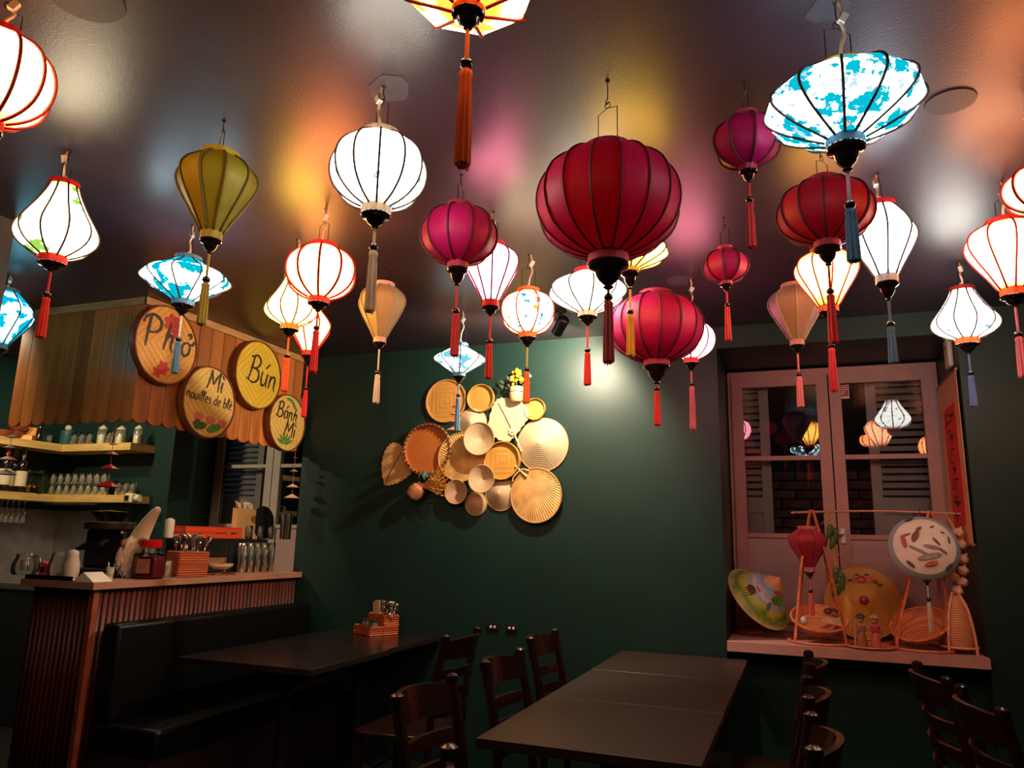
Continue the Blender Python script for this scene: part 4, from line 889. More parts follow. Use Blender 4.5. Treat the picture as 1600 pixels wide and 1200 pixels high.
bg = MB(); w_, d_, h_ = .098, .020, .205
bg.add([(-w_, -d_, 0), (w_, -d_, 0), (w_, d_, 0), (-w_, d_, 0), (-w_ * 1.02, -d_ * 1.1, h_), (w_ * .98, -d_ * .9, h_ * .985), (w_, d_ * 1.1, h_), (-w_, d_, h_ * 1.01), (0, -d_ * .7, h_ * .5), (0, -d_, 0), (0, -d_ * 1.3, h_)],
       [(0, 3, 2, 1), (0, 9, 8, 10, 4), (9, 1, 5, 10, 8), (1, 2, 6, 5), (2, 3, 7, 6), (3, 0, 4, 7)])
obj('bag_body', bg, kraft, t, False)
tm = MB(); random.seed(4)
for k in range(16):
    x = random.uniform(-.10, .10); tm.add([(x, -.012, h_ - .03), (x + random.uniform(-.05, .05), random.uniform(-.03, .01), h_ + random.uniform(.01, .05)), (x + random.uniform(-.05, .05), random.uniform(-.02, .03), h_ + random.uniform(.015, .06)), (x + .03, .012, h_ - .03)], [(0, 1, 2, 3)])
obj('tissue', tm, P('tissue', (0.72, 0.60, 0.48), 0.8), t, False)
obj('cord_handle', MB().tube(bez([(-.03, .018, h_), (-.02, .02, h_ + .055), (.02, .02, h_ + .06), (.035, .018, h_)], 6), .002, 5), kraft, t)
for i, px in enumerate((385, 394, 402, 410, 418, 427)):
    p = at(px, 838, X=-3.56); put('drinking_glass', gl_tiny, -3.54 - (i % 2) * .036, p.y, BZ, f'{ORD[i]} tumbler from the orange boxes on the black storage box', 'glass', 'tumblers on the black box')
for i, px in enumerate((380, 391, 402, 413, 424)):
    p = at(px, 890, X=-3.42); put('tall_glass', gl_tall, -3.425, p.y, CT + .0008, f'{ORD[i]} tall clear glass from the left, front row before the black storage box', 'glass', 'tall glasses on the counter')
for i, px in enumerate((380, 391, 402, 413, 424)):
    p = at(px, 888, X=-3.425); put('tall_glass', gl_tall, -3.468, p.y + .010, CT + .0008, f'{ORD[i]} tall clear glass from the left, back row before the black storage box', 'glass', 'tall glasses on the counter')
for px, lab in ((441, 'left of two shiny steel shaker cups near the end of the counter'), (450, 'right of two shiny steel shaker cups near the end of the counter')):
    p = at(px, 838, X=-3.58); t = thing('shaker_cup', lab, 'cup', (-3.58, p.y, BZ)); obj('cup_body', MB().lathe([(.020, 0), (.023, .185), (.021, .185), (.018, .004)], 20), steel, t); obj('rim', MB().torus(.0225, .0018, 20, 6, Matrix.Translation((0, 0, .185))), steel, t)
p = at(413, 812, X=-3.645)
t = thing('round_tray', 'black round tray standing behind the tumblers on the counter', 'tray', (-3.648, p.y, BZ), (0, PI / 2 - .08, 0))
obj('tray_base', MB().lathe([(.001, 0), (.115, 0), (.118, .006), (.11, .008), (.001, .004)], 30, Matrix.Translation((-.118, 0, 0)), cap0=False, cap1=False), black_m, t); obj('rim', MB().torus(.116, .004, 36, 6, Matrix.Translation((-.118, 0, .006))), black_m, t)

# paper umbrella and hat strings
def cone_string(name, label, cat, x, y, ztop, items, string_m):
    t = thing(name, label, cat, (x, y, ztop)); zl = min(z for z, _, _, _ in items)
    obj('string', MB().tube([(0, 0, 0), (0, 0, zl - ztop)], .0016, 5), string_m, t)
    for z, r, m, pl in items:
        prof = [(r, -r * .42), (r * .55, -r * .16), (.003, r * .10)]
        f = (lambda a: 1 + .035 * math.cos(12 * a)) if pl else None
        mb = MB().lathe(prof, 24, None, f, cap0=False); mb.lathe([(r * .97, -r * .44), (r * .5, -r * .19), (.003, r * .05)], 24, None, f, cap0=False)
        if pl:
            for k in range(8):
                a = 2 * PI * k / 8; mb.tube([(.003 * math.cos(a), .003 * math.sin(a), r * .105), (r * .55 * math.cos(a), r * .55 * math.sin(a), -r * .145), (r * 1.02 * math.cos(a), r * 1.02 * math.sin(a), -r * .42)], .0014, 4)
        obj('paper_umbrella' if pl else 'paper_hat', mb, m, t, loc=(0, 0, z - ztop))
    return t
pr = P('paper_red', (0.52, 0.02, 0.03), 0.6); pp = P('paper_rose', (0.40, 0.14, 0.10), 0.6); pg = P('paper_grey', (0.16, 0.13, 0.14), 0.6); pbg = P('paper_beige', (0.36, 0.22, 0.16), 0.6); peach = P('paper_peach', (0.70, 0.38, 0.20), 0.6)
def zs(px, py, Y): return at(px, py, Y=Y).z
Yq = 2.999; p = at(176, 700, Y=Yq)
cone_string('umbrella_string', 'string of red paper umbrellas hanging from the awning', 'hanging ornament', p.x, Yq, AZ0 + .14, [(zs(180, 679, Yq), .016, pp, True), (zs(178, 692, Yq), .020, pp, True), (zs(176, 706, Yq), .034, pp, True), (zs(174, 727, Yq), .044, pr, True), (zs(172, 753, Yq), .062, pr, True)], pp)
p = at(17, 690, Y=Yq)
cone_string('umbrella_string', 'string of grey paper umbrellas hanging at the left edge of the awning', 'hanging ornament', p.x, Yq, CEIL, [(zs(20, 680, Yq), .030, pg, True), (zs(18, 696, Yq), .036, pg, True), (zs(15, 713, Yq), .046, pbg, True), (zs(12, 735, Yq), .054, pg, True)], pg)
Yq = 4.30; p = at(459, 740, Y=Yq)
cone_string('hat_string', 'string of small peach paper hats hanging beside the last awning sign', 'hanging ornament', p.x, Yq, 2.0, [(zs(463, 714, Yq), .018, pp, False), (zs(462, 725, Yq), .019, peach, False), (zs(461, 734, Yq), .029, peach, False), (zs(459, 757, Yq), .044, peach, False), (zs(458, 773, Yq), .054, peach, False)], pp)

# ---------------------------------------------------------------- baskets, hats and fans on the far wall (local z looks into the room)
straw = (0.60, 0.36, 0.13)
FACE = PI / 2
def wall_thing(name, label, cat, px, py, dz=0.0, roll=0.0, group=None):
    p = at(px, py, Y=WALL_Y - dz - .004)
    return thing(name, label, cat, (p.x, p.y, p.z), (FACE, roll, 0), group)
def tray(label, px, py, hpx, col, kind, freq, dz, rim_h=.03, name='woven_tray', rim_col=None, roll=0.0, stitch=False):
    R = hpx * .00417 / 2; t = wall_thing(name, label, 'tray', px, py, dz, roll)
    rm = P('tray_rim_%s' % name + '%d' % (col[0] * 997 + col[1] * 131), rim_col or tuple(c * .8 for c in col), .5, vary=.2, scale=30)
    obj('rim', MB().lathe([(R * .97, .0), (R, .004), (R, rim_h), (R * .985, rim_h + .003), (R * .93, rim_h), (R * .92, .008)], 44, cap0=False, cap1=False), rm, t)
    wm = weave('tray_weave_%d_%s_%d' % (col[0] * 997, kind, freq), col, kind, freq, .80, .55, .35)
    obj('woven_face', MB().lathe([(.001, .010), (R * .5, .009), (R * .93, .008), (R * .94, .002)], 44, cap0=False), wm, t)
    if stitch:
        me = MB().box(-.004, .004, -.014, .014, -.002, .002).mesh('stitch', rib_dark, False)
        for k in range(34):
            a = 2 * PI * k / 34; obj('stitch', me, None, t, False, (R * .965 * math.cos(a), R * .965 * math.sin(a), rim_h + .004), (0, 0, a + PI / 2 + .5))
    return t
def cone_hat(label, px, py, hpx, dz, col=straw, hollow=False, depth=.46, rings=95, name='conical_hat', tilt=(0, 0)):
    R = hpx * .00417 / 2; D = R * depth; t = wall_thing(name, label, 'hat', px, py, dz, 0)
    t.rotation_euler = (FACE + tilt[0], 0, tilt[1])
    m = weave('hat_straw_%d_%d_%d' % (col[0] * 997, col[1] * 997, rings), col, 'rings', rings * 1.25, .84, .6, .35)
    z0, z1 = (D, .004) if hollow else (.004, D)
    prof = [(R, z0), (R * .66, z0 + (z1 - z0) * .36), (R * .30, z0 + (z1 - z0) * .74), (R * .08, z0 + (z1 - z0) * .96), (.001, z1)]
    back = [(r, z - .0025) for r, z in prof]
    if hollow: back = [(r, z - .003) for r, z in prof]
    mb = MB().lathe(prof, 40, cap0=False, cap1=False); mb.lathe(back, 40, cap0=False, cap1=False)
    obj('straw_cone', mb, m, t)
    obj('rim', MB().torus(R, .0032, 40, 6, Matrix.Translation((0, 0, z0))), P('hat_rim', (0.52, 0.30, 0.12), .6), t)
    return t
def handle(t, pts, r, m, name='handle'): return obj(name, MB().tube(bez(pts, 4), r, 8), m, t)
bam = P('bamboo_stick', (0.62, 0.38, 0.15), 0.4, vary=.2, scale=30)
tray('large round woven tray at the upper left of the wall group', 698, 627, 71, (0.62, 0.285, 0.06), 'square', 34, 0, .018)
tray('round tray with raised rim at the top centre of the wall group', 753, 623, 45, (0.60, 0.30, 0.055), 'diamond', 40, 0, .030)
tray('smallest round tray with raised rim under the hanging flower pot, far right', 837, 640, 34, (0.66, 0.36, 0.07), 'square', 34, 0, .028)
tray('dark orange sieve tray with stitched rim at the left of the wall group', 670, 703, 84, (0.56, 0.155, 0.025), 'diamond', 46, .012, .034, 'sieve_tray', (0.42, 0.13, 0.03), 0, True)
tray('round tray woven in nested squares between the palm fan and the big conical hat', 786, 720, 59, (0.62, 0.30, 0.05), 'square', 32, .022, .030)
cone_hat('largest pale conical hat at the right of the wall group', 848, 695, 81, .0, (0.68, 0.49, 0.29), depth=.5, rings=70)
cone_hat('pale conical hat tucked under the hollow hat below the top trays', 739, 661, 47, .002, (0.72, 0.55, 0.34), depth=.55)
cone_hat('pale conical hat low on the wall, left of the palm fan with handle loop', 783, 772, 50, .0, (0.62, 0.42, 0.24), depth=.55)
cone_hat('smallest conical hat at the bottom of the wall group', 744, 787, 36, .0, (0.62, 0.40, 0.22), depth=.55)
cone_hat('conical hat turned hollow side out in the middle of the wall group', 753, 687, 50, .060, (0.66, 0.45, 0.25), True, .5, 75)
cone_hat('small hollow-side-out hat in front of the palm fan pleats', 756, 749, 42, .060, (0.64, 0.42, 0.23), True, .5, 75)
cone_hat('dark hollow-side-out hat at the bottom left beside the dried flowers', 716, 769, 37, .012, (0.52, 0.31, 0.17), True, .5, 75)

def pleated_fan(label, px, py, rx, ry, hub, dz, pleats, col, roll=0, rim=True):
    """round palm fan: pleats run from the hub to an oval edge"""
    t = wall_thing('palm_fan', label, 'fan', px, py, dz, roll); mb = MB(); n = pleats * 2
    vs = [(hub[0], hub[1], .008)]
    for i in range(n):
        a = 2 * PI * i / n; vs.append((rx * .975 * math.cos(a), ry * .975 * math.sin(a), .008 + (.0035 if i % 2 else 0)))
    for z in (0, -.002):
        mb.add([(x, y, zz + z) for x, y, zz in vs], [(0, 1 + i, 1 + (i + 1) % n) for i in range(n)])
    obj('pleated_leaf', mb, P('palm_%d' % (col[0] * 997 + col[2] * 100), col, .55, vary=.35, scale=10, bump=.3, bscale=60), t, False)
    if rim: obj('rim', MB().torus(1, .0045, 48, 6, Matrix.Translation((0, 0, .010)), rx, ry).__class__().tube([(rx * math.cos(2 * PI * i / 48), ry * math.sin(2 * PI * i / 48), .010) for i in range(49)], .005, 6), P('fan_rim', (0.52, 0.26, 0.085), .55), t)
    return t
k_ = .00417
f1 = pleated_fan('large round pleated palm fan in the centre of the wall group', 722, 714, .165, .158, (.078, -.072), .030, 56, (0.64, 0.37, 0.12))
f2 = pleated_fan('round pleated palm fan with handle loop at the lower right of the wall group', 838, 774, .165, .168, (-.060, .115), .022, 56, (0.62, 0.33, 0.10), 0)
handle(f2, [(-.060, .115, .016), (-.10, .150, .016), (-.14, .185, .014)], .0065, bam)
obj('handle_loop', MB().tube(bez([(-.045, .150, .018), (-.09, .16, .02), (-.145, .115, .016), (-.155, .085, .014)], 5), .0055, 7), bam, f2)
def leaf_fan(label, px, py, poly, col, dz, freq, name='woven_leaf_fan'):
    t = wall_thing(name, label, 'fan', px, py, dz); pts = bez([(x, y, 0) for x, y in poly] + [(poly[0][0], poly[0][1], 0)], 5)[:-1]
    cxx = sum(p.x for p in pts) / len(pts); cyy = sum(p.y for p in pts) / len(pts)
    mb = MB(); n = len(pts)
    ser = [(p.x + .003 * (1 if i % 2 else -1) * (p.x - cxx) / .1, p.y + .003 * (1 if i % 2 else -1) * (p.y - cyy) / .1) for i, p in enumerate(pts)]
    mb.prism(ser, .004, .009)
    obj('woven_leaf', mb, weave('leaf_fan_%d' % (col[0] * 997), col, 'rings' if freq < 58 else 'square', freq * 1.6, .86, .6, .25), t, False)
    return t
f3 = leaf_fan('pale woven fan with rosette and slanted handle at the top right of the baskets', 793, 657, [(-.135, -.04), (-.105, .09), (-.06, .145), (.03, .140), (.11, .105), (.150, .03), (.10, -.05), (.02, -.135), (-.07, -.115)], (0.80, 0.66, 0.36), .016, 57)
handle(f3, [(-.06, .12, .011), (.02, -.02, .013), (.085, -.16, .012), (.105, -.205, .012)], .0055, P('fan_stick', (0.66, 0.50, 0.26), .5))
ro = MB()
for k in range(7):
    a = 2 * PI * k / 7; ro.ball((.045 + .020 * math.cos(a), -.075 + .018 * math.sin(a), .016), .014, .012, .006, 8, 5)
ro.ball((.045, -.075, .018), .012, n=8, m=5); obj('rosette', ro, P('rosette_raffia', (0.74, 0.60, 0.33), .7), f3)
f4 = leaf_fan('tan woven leaf-shaped fan at the far left of the wall group', 621, 724, [(-.085, -.148), (-.115, -.04), (-.105, .065), (-.06, .13), (.0, .135), (.05, .09), (.10, .02), (.125, -.05), (.06, -.11), (-.02, -.143)], (0.70, 0.40, 0.15), .0, 70)
handle(f4, [(-.075, -.125, .010), (-.03, -.03, .011), (.03, .07, .010)], .003, rib_dark, 'stitched_spine')
# flower pot, clay ball vase and dried flowers
p = at(806, 627, Y=WALL_Y - .06)
t = thing('wall_flower_pot', 'small woven wall pot of yellow and blue dried flowers at the top right', 'flower pot', (p.x, WALL_Y - .052, p.z))
obj('pot', MB().lathe([(.034, 0), (.042, .01), (.048, .055), (.045, .095), (.041, .095), (.035, .012)], 22), P('woven_pot', (0.60, 0.42, 0.21), .6, bump=.6, bscale=90), t); obj('pot_band', MB().torus(.0475, .003, 24, 6, Matrix.Translation((0, 0, .06))), rib_dark, t)
def blooms(name, m, spots, r, t, k=6):
    mb = MB()
    for (x, y, z) in spots:
        for _ in range(k): mb.ball((x + random.gauss(0, r * .55), y + random.gauss(0, r * .5), z + random.gauss(0, r * .5)), r * random.uniform(.35, .6), n=7, m=5)
    return obj(name, mb, m, t)
yel = P('yellow_bloom', (0.72, 0.42, 0.02), .8, vary=.3, scale=60); lfm = P('dark_leaf', (0.035, 0.06, 0.035), .7, vary=.3, scale=40); blu = P('pale_blue_bloom', (0.35, 0.55, 0.55), .8)
for sp in ((-.035, 0, .15), (.01, -.01, .17), (-.01, -.02, .13), (.03, 0, .145), (.0, 0, .20)): blooms('yellow_flower', yel, [sp], .022, t, 8)
blooms('blue_flower', blu, [(.065, 0, .145), (.085, 0, .165), (.07, -.01, .12)], .014, t, 5)['label'] = 'pale blue sprig'
def leaves(t, m, n, base, spread, size, lean):
    me = MB().add([(0, 0, 0), (.35, 0, .5), (0, .04, 1), (-.35, 0, .5), (0, -.08, .5)], [(0, 1, 4), (1, 2, 4), (2, 3, 4), (3, 0, 4)]).mesh('leaf', m, False)
    for k in range(n):
        o = obj('leaf', me, None, t, False, (base[0] + random.uniform(-.5, .5) * spread, base[1] + random.uniform(-.02, .0), base[2] + random.uniform(-.5, .5) * spread), (random.uniform(-.4, .4), lean + random.uniform(-.7, .7), random.uniform(-.5, .5))); o.scale = (size * .6, size, size)
leaves(t, lfm, 12, (-.055, -.01, .10), .075, .05, -.8)
obj('stem', MB().tube([(0, 0, .05), (-.03, 0, .14)], .003, 5).tube([(0, 0, .05), (.06, 0, .13)], .002, 5).tube([(0, 0, .05), (.0, 0, .19)], .003, 5).tube([(0, 0, .05), (-.06, 0, .11)], .002, 5), P('stem', (0.10, 0.12, 0.04), .7), t)
p = at(650, 768, Y=WALL_Y - .06)
t = thing('clay_ball_vase', 'small round clay vase lying at the lower left with dried orange flowers', 'vase', (p.x, WALL_Y - .058, p.z))
obj('vase_body', MB().lathe([(.02, -.055), (.045, -.04), (.056, 0), (.047, .035), (.026, .052), (.028, .065), (.022, .065)], 22, Matrix.Rotation(.7, 4, 'Y'), cap1=False), P('clay_red', (0.42, 0.16, 0.07), .7, vary=.25, scale=25, bump=.4, bscale=60), t)
org_b = P('dried_orange', (0.55, 0.24, 0.035), .85, vary=.4, scale=60)
mb = MB(); random.seed(11)
for k in range(150):
    a = random.uniform(-.35, .75); l = random.uniform(.09, .21); y0 = random.uniform(-.03, .03)
    e = (.03 + l * math.cos(a), y0 * 1.6, .03 + l * math.sin(a)); mb.tube([(.03, y0 * .3, .03), (.03 + l * .5 * math.cos(a * .7), y0, .03 + l * .5 * math.sin(a * .7)), e], [.0015, .0018, .001], 4); mb.ball(e, .0045, n=5, m=4)
o = obj('dried_grass', mb, org_b, t); o['kind'] = 'stuff'
leaves(t, P('blue_green_leaf', (0.10, 0.19, 0.16), .7, vary=.3, scale=40), 10, (.055, -.01, .085), .07, .042, .2)
# string of hats in front of the baskets
Yq = 4.20; p = at(709, 650, Y=Yq)
cone_string('hat_string', 'string of small paper hats hanging in front of the upper left wall tray', 'hanging ornament', p.x, Yq, CEIL, [(zs(709, 634, Yq), .016, pr, False), (zs(709, 645, Yq), .025, pbg, False), (zs(708, 656, Yq), .036, pp, False), (zs(708, 668, Yq), .052, pbg, False)], pr)
p = at(706, 685, Y=Yq - .01)
# double sockets low on the wall, their glints modelled as white dots
for px, py, lab in ((771, 979, 'left one of two dark wall sockets with painted white glints behind the chairs'), (800, 981, 'right one of two dark wall sockets with painted white glints behind the chairs')):
    p = at(px, py, Y=WALL_Y); t = thing('wall_socket', lab, 'socket', (p.x, WALL_Y, p.z), (FACE, 0, 0))
    bev(MB().box(-.035, .035, -.022, .022, .0005, .010), black_m, 'socket_plate', t, .003)
    for dx in (-.013, .013): obj('painted_glint', MB().lathe([(.008, .010), (.008, .0135), (.001, .014)], 14, Matrix.Translation((dx, 0, 0)), cap0=False), P('socket_glint', (0.85, 0.75, 0.65), .3), t)

# ---------------------------------------------------------------- tables
TZ = 0.75
def table(label, x0, x1, y0, y1, m):
    cx, cy = (x0 + x1) / 2, (y0 + y1) / 2; a, b = (x1 - x0) / 2, (y1 - y0) / 2
    t = thing('dining_table', label, 'table', (cx, cy, 0))
    o = bev(MB().box(-a, a, -b, b, TZ - .030, TZ), m, 'tabletop', t, .003)
    obj('pedestal', MB().lathe([(.034, .03), (.034, TZ - .045)], 20), black_m, t); obj('top_plate', MB().box(-.16, .16, -.16, .16, TZ - .045, TZ - .031), black_m, t, False)
    ft = MB().prism([(0, .02), (.30, .0), (.32, .006), (.30, .022), (0, .05)], -.022, .022, Matrix.Rotation(PI / 2, 4, 'X')).mesh('foot', black_m, False)
    for k in range(4): obj('foot', ft, None, t, False, None, (0, 0, k * PI / 2))
    return t
table('dark table nearest the camera in the right-hand row', -.960, -.280, 2.282, 2.985, table_m)
table('dark table in the middle of the right-hand row', -.960, -.282, 2.989, 3.690, table_m)
table('dark table against the wall in the right-hand row', -.962, -.280, 3.694, 4.395, table_m)
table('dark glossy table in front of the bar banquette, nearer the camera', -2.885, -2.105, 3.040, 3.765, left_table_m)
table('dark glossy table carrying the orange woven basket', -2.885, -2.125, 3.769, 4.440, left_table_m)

# ---------------------------------------------------------------- ladder-back chairs; the sitter looks along local +x
def chair(label):
    t = thing('dining_chair', label, 'chair', (0, 0, 0), (0, 0, 0))
    st = obj('seat', MB().prism([(-.20, -.185), (-.20, .185), (.17, .215), (.205, .19), (.205, -.19), (.17, -.215)], .435, .462), dark_wood, t); b = st.modifiers.new('bevel', 'BEVEL'); b.width = .008; b.segments = 2
    for s in (-1, 1):
        post = MB().tube(bez([(-.19, s * .175, 0), (-.185, s * .18, .25), (-.19, s * .182, .46), (-.215, s * .184, .70), (-.255, s * .186, .885)], 4), [.017] * 8 + [.018] * 9, 8)
        post.lathe([(.019, .885), (.0215, .893), (.020, .908), (.010, .914), (.001, .915)], 12, Matrix.Translation((-.256, s * .186, 0)), cap0=False)
        obj('rear_post', post, dark_wood, t)
        obj('leg', MB().tube([(.17, s * .185, 0), (.17, s * .182, .434)], [.014, .019], 8), dark_wood, t)
        obj('stretcher', MB().tube([(-.186, s * .178, .20), (.17, s * .184, .20)], .010, 8), dark_wood, t)
    obj('stretcher', MB().tube([(.17, -.184, .26), (.17, .184, .26)], .010, 8), dark_wood, t)
    def rail(z0, z1, x, bow):
        mb = MB(); n = 14; vs = []; fs = []
        for i in range(n + 1):
            v = -1 + 2 * i / n; y = v * .180; bx = x - bow * (1 - v * v)
            zb = z0; zt = z1 + (.012 * (1 - v * v) if z1 > .8 else 0); th = .009
            for (dx, z) in ((-th, zb), (th, zb), (th, zt), (-th, zt)): vs.append((bx + dx - (z - z0) * .20, y, z))
        for i in range(n):
            for k in range(4): fs.append((i * 4 + k, i * 4 + (k + 1) % 4, i * 4 + 4 + (k + 1) % 4, i * 4 + 4 + k))
        fs += [(3, 2, 1, 0), tuple(n * 4 + k for k in range(4))]
        return mb.add(vs, fs)
    obj('top_rail', rail(.800, .885, -.238, .062), dark_wood, t)
    for z in (.715, .63, .545): obj('ladder_slat', rail(z, z + .040, -.190 - (z - .46) * .14, .045), dark_wood, t)
    return t
c0 = chair('nearest dark ladder-back chair on the left side of the right-hand tables')
c0.location = (-.835, 2.19, 0)
for x, y, rz, lab in ((-.84, 2.86, 0, 'second dark ladder-back chair on the left side of the right-hand tables'),
                      (-.92, 3.60, 0, 'dark ladder-back chair left of the table against the wall, farthest of its row'),
                      (-1.80, 3.46, PI, 'dark ladder-back chair at the right side of the table with the orange basket'),
                      (-.985, 1.40, PI, 'chair whose back corner shows at the bottom edge in front of the near table'),
                      (-.245, 2.115, PI, 'nearest curved-back chair on the right side of the right-hand tables'),
                      (-.250, 2.735, PI, 'middle curved-back chair on the right side of the right-hand tables'),
                      (-.235, 3.43, PI, 'farthest curved-back chair on the right side of the right-hand tables'),
                      (.70, 3.36, .12, 'dark chair under the window sill with bright glints on its back'),
                      (.76, 2.83, .1, 'dark chair at the lower right corner below the sill')):
    dup(c0, lab, (x, y, 0), (0, 0, rz))
# basket on the left table
p = at(592, 990, Z=TZ)
bz = -.48
bx, by = -2.52, 4.31
rattan_basket('cutlery_basket', 'orange woven two-level basket on the table by the wall', (bx, by, TZ + .0005), bz, .19, .20, .125, .065)
def loc2(dx, dy): c, s = math.cos(bz), math.sin(bz); return bx + dx * c - dy * s, by + dx * s + dy * c
for i, (dx, dy) in enumerate(((-.06, -.05), (-.015, -.055), (.035, -.05), (.070, -.055))):
    q = loc2(dx, dy); t = thing('spice_jar', f'{ORD[i]} small steel-capped glass jar from the left in the low front of the table basket', 'jar', (q[0], q[1], TZ + .009), (0, 0, 0), 'jars in the table basket')
    obj('jar_body', MB().lathe([(.001, 0), (.019, 0), (.020, .06), (.015, .07)], 14, cap0=False, cap1=False), gls, t); obj('contents', MB().lathe([(.001, .003), (.016, .003), (.016, .045), (.001, .045)], 12, cap0=False, cap1=False), P('chili_oil', (0.34, 0.08, 0.03), .4), t)
    obj('cap', MB().lathe([(.017, .068), (.018, .086), (.001, .088)], 14), steel, t)
q = loc2(-.05, .04)
t = thing('menu_card', 'cream card standing in the tall half of the table basket', 'card', (q[0], q[1], TZ + .009), (0, 0, bz))
obj('card', MB().box(-.038, .038, -.001, .001, 0, .185, Matrix.Rotation(-.16, 4, 'Y')), P('cream_card', (0.72, 0.54, 0.34), .6), t, False); obj('card_back', MB().box(-.030, .030, .003, .005, 0, .192, Matrix.Rotation(-.10, 4, 'Y')), white_m, t, False)
q = loc2(.03, .05)
cutlery((q[0], q[1], TZ), bz, [(-.03, 0, -.05, .0), (-.015, .012, .06, .05), (.0, -.01, .10, -.05), (.015, .0, .16, .03), (.03, .01, .22, 0), (.04, -.005, .30, .05), (.045, .01, .38, .0)], 'steel %s standing in the table basket by the wall', 'cutlery in the table basket', 1.1)

# ---------------------------------------------------------------- things on the window sill
SZ = SILL + .0008
def on_sill(px, Y): p = at(px, 960, Y=Y); return p.x
# painted conical hat lying on its rim
x = on_sill(1196, 4.72)
t = thing('painted_hat', 'painted conical hat with field and buffalo leaning at the left end of the sill', 'hat', (0, 0, 0))
n_ax = Vector((.62, -.40, .60)).normalized(); R = .262; D = .20
A = at(1146, 911, Y=4.78); B = at(1226, 996, Y=4.66); cen = (A + B) / 2 + Vector((.0, .03, 0)); cen.z = max(cen.z, SZ + .21)
q = n_ax.to_track_quat('Z', 'Y'); t.location = cen; t.rotation_mode = 'QUATERNION'; t.rotation_quaternion = q
R = (A - B).length / 2
def paint_mat():
    m, nt, out = nodes('painted_landscape'); b = N(nt, 'ShaderNodeBsdfPrincipled'); nt.links.new(b.outputs[0], out.inputs[0]); b.inputs['Roughness'].default_value = .5
    co = objco(nt); sp = N(nt, 'ShaderNodeSeparateXYZ'); nt.links.new(co, sp.inputs[0]); nz = noise_(nt, co, 14, 4)
    rr = math_(nt, 'SQRT', math_(nt, 'ADD', math_(nt, 'MULTIPLY', sp.outputs[0], sp.outputs[0]), math_(nt, 'MULTIPLY', sp.outputs[1], sp.outputs[1])))
    v = math_(nt, 'ADD', math_(nt, 'MULTIPLY', rr, 1 / R), math_(nt, 'MULTIPLY_ADD', nz, .36, -.18))
    c = ramp(nt, v, [(.10, (.72, .30, .13)), (.28, (.62, .30, .14)), (.36, (.16, .30, .50)), (.52, (.62, .55, .50)), (.60, (.25, .40, .52)), (.70, (.55, .48, .05)), (.84, (.10, .26, .03)), (.97, (.50, .45, .12))])
    nt.links.new(c, b.inputs['Base Color']); return m
mb = MB().lathe([(R, 0), (R * .55, D * .45), (R * .12, D * .90), (.001, D)], 44, cap0=False, cap1=False).lathe([(R, -.003), (R * .55, D * .45 - .003), (.001, D - .003)], 44, cap0=False, cap1=False)
obj('straw_cone', mb, paint_mat(), t); obj('rim', MB().torus(R, .004, 48, 6), cream_m, t)
inv = Matrix.LocRotScale(t.location, q, None).inverted()
def decal(pts_px, m, name, Yp, lift):
    # blot of paint following the cone near the given spot
    c = at(*pts_px, Y=Yp); l = inv @ c; a = math.atan2(l.y, l.x); return a
def blot(a, r, w, hgt, m, name, spikes=0):
    z = D * (1 - r / R); sl = math.atan2(D, R)
    M = Matrix.Rotation(a, 4, 'Z') @ Matrix.Translation((r, 0, z)) @ Matrix.Rotation(sl, 4, 'Y')
    mb = MB(); pts = [(hgt * math.cos(2 * PI * i / 12), w * math.sin(2 * PI * i / 12)) for i in range(12)]
    mb.prism(pts, .0005, .003, M)
    for k in range(spikes): mb.prism([(hgt * .4, -w * .7 + k * w * 1.4 / max(1, spikes - 1)), (hgt * 2.2, -w * .75 + k * w * 1.4 / max(1, spikes - 1)), (hgt * .4, -w * .45 + k * w * 1.4 / max(1, spikes - 1))], .0005, .003, M)
    return obj(name, mb, m, t, False)
brown_p = P('painted_brown', (0.08, 0.02, 0.025), .6); blue_p = P('painted_blue', (0.08, 0.16, 0.28), .6)
def ang(px, py): l = inv @ at(px, py, Y=4.62); return math.atan2(l.y, l.x)
blot(ang(1168, 925), R * .62, .032, .022, brown_p, 'painted_buffalo', 4); blot(ang(1180, 924), R * .50, .022, .006, red_p, 'painted_rider')
blot(ang(1194, 958), R * .62, .012, .026, blue_p, 'painted_farmer'); blot(ang(1222, 955), R * .45, .045, .028, green_p, 'painted_bush'); blot(ang(1224, 945), R * .30, .030, .010, red_p, 'painted_roof')

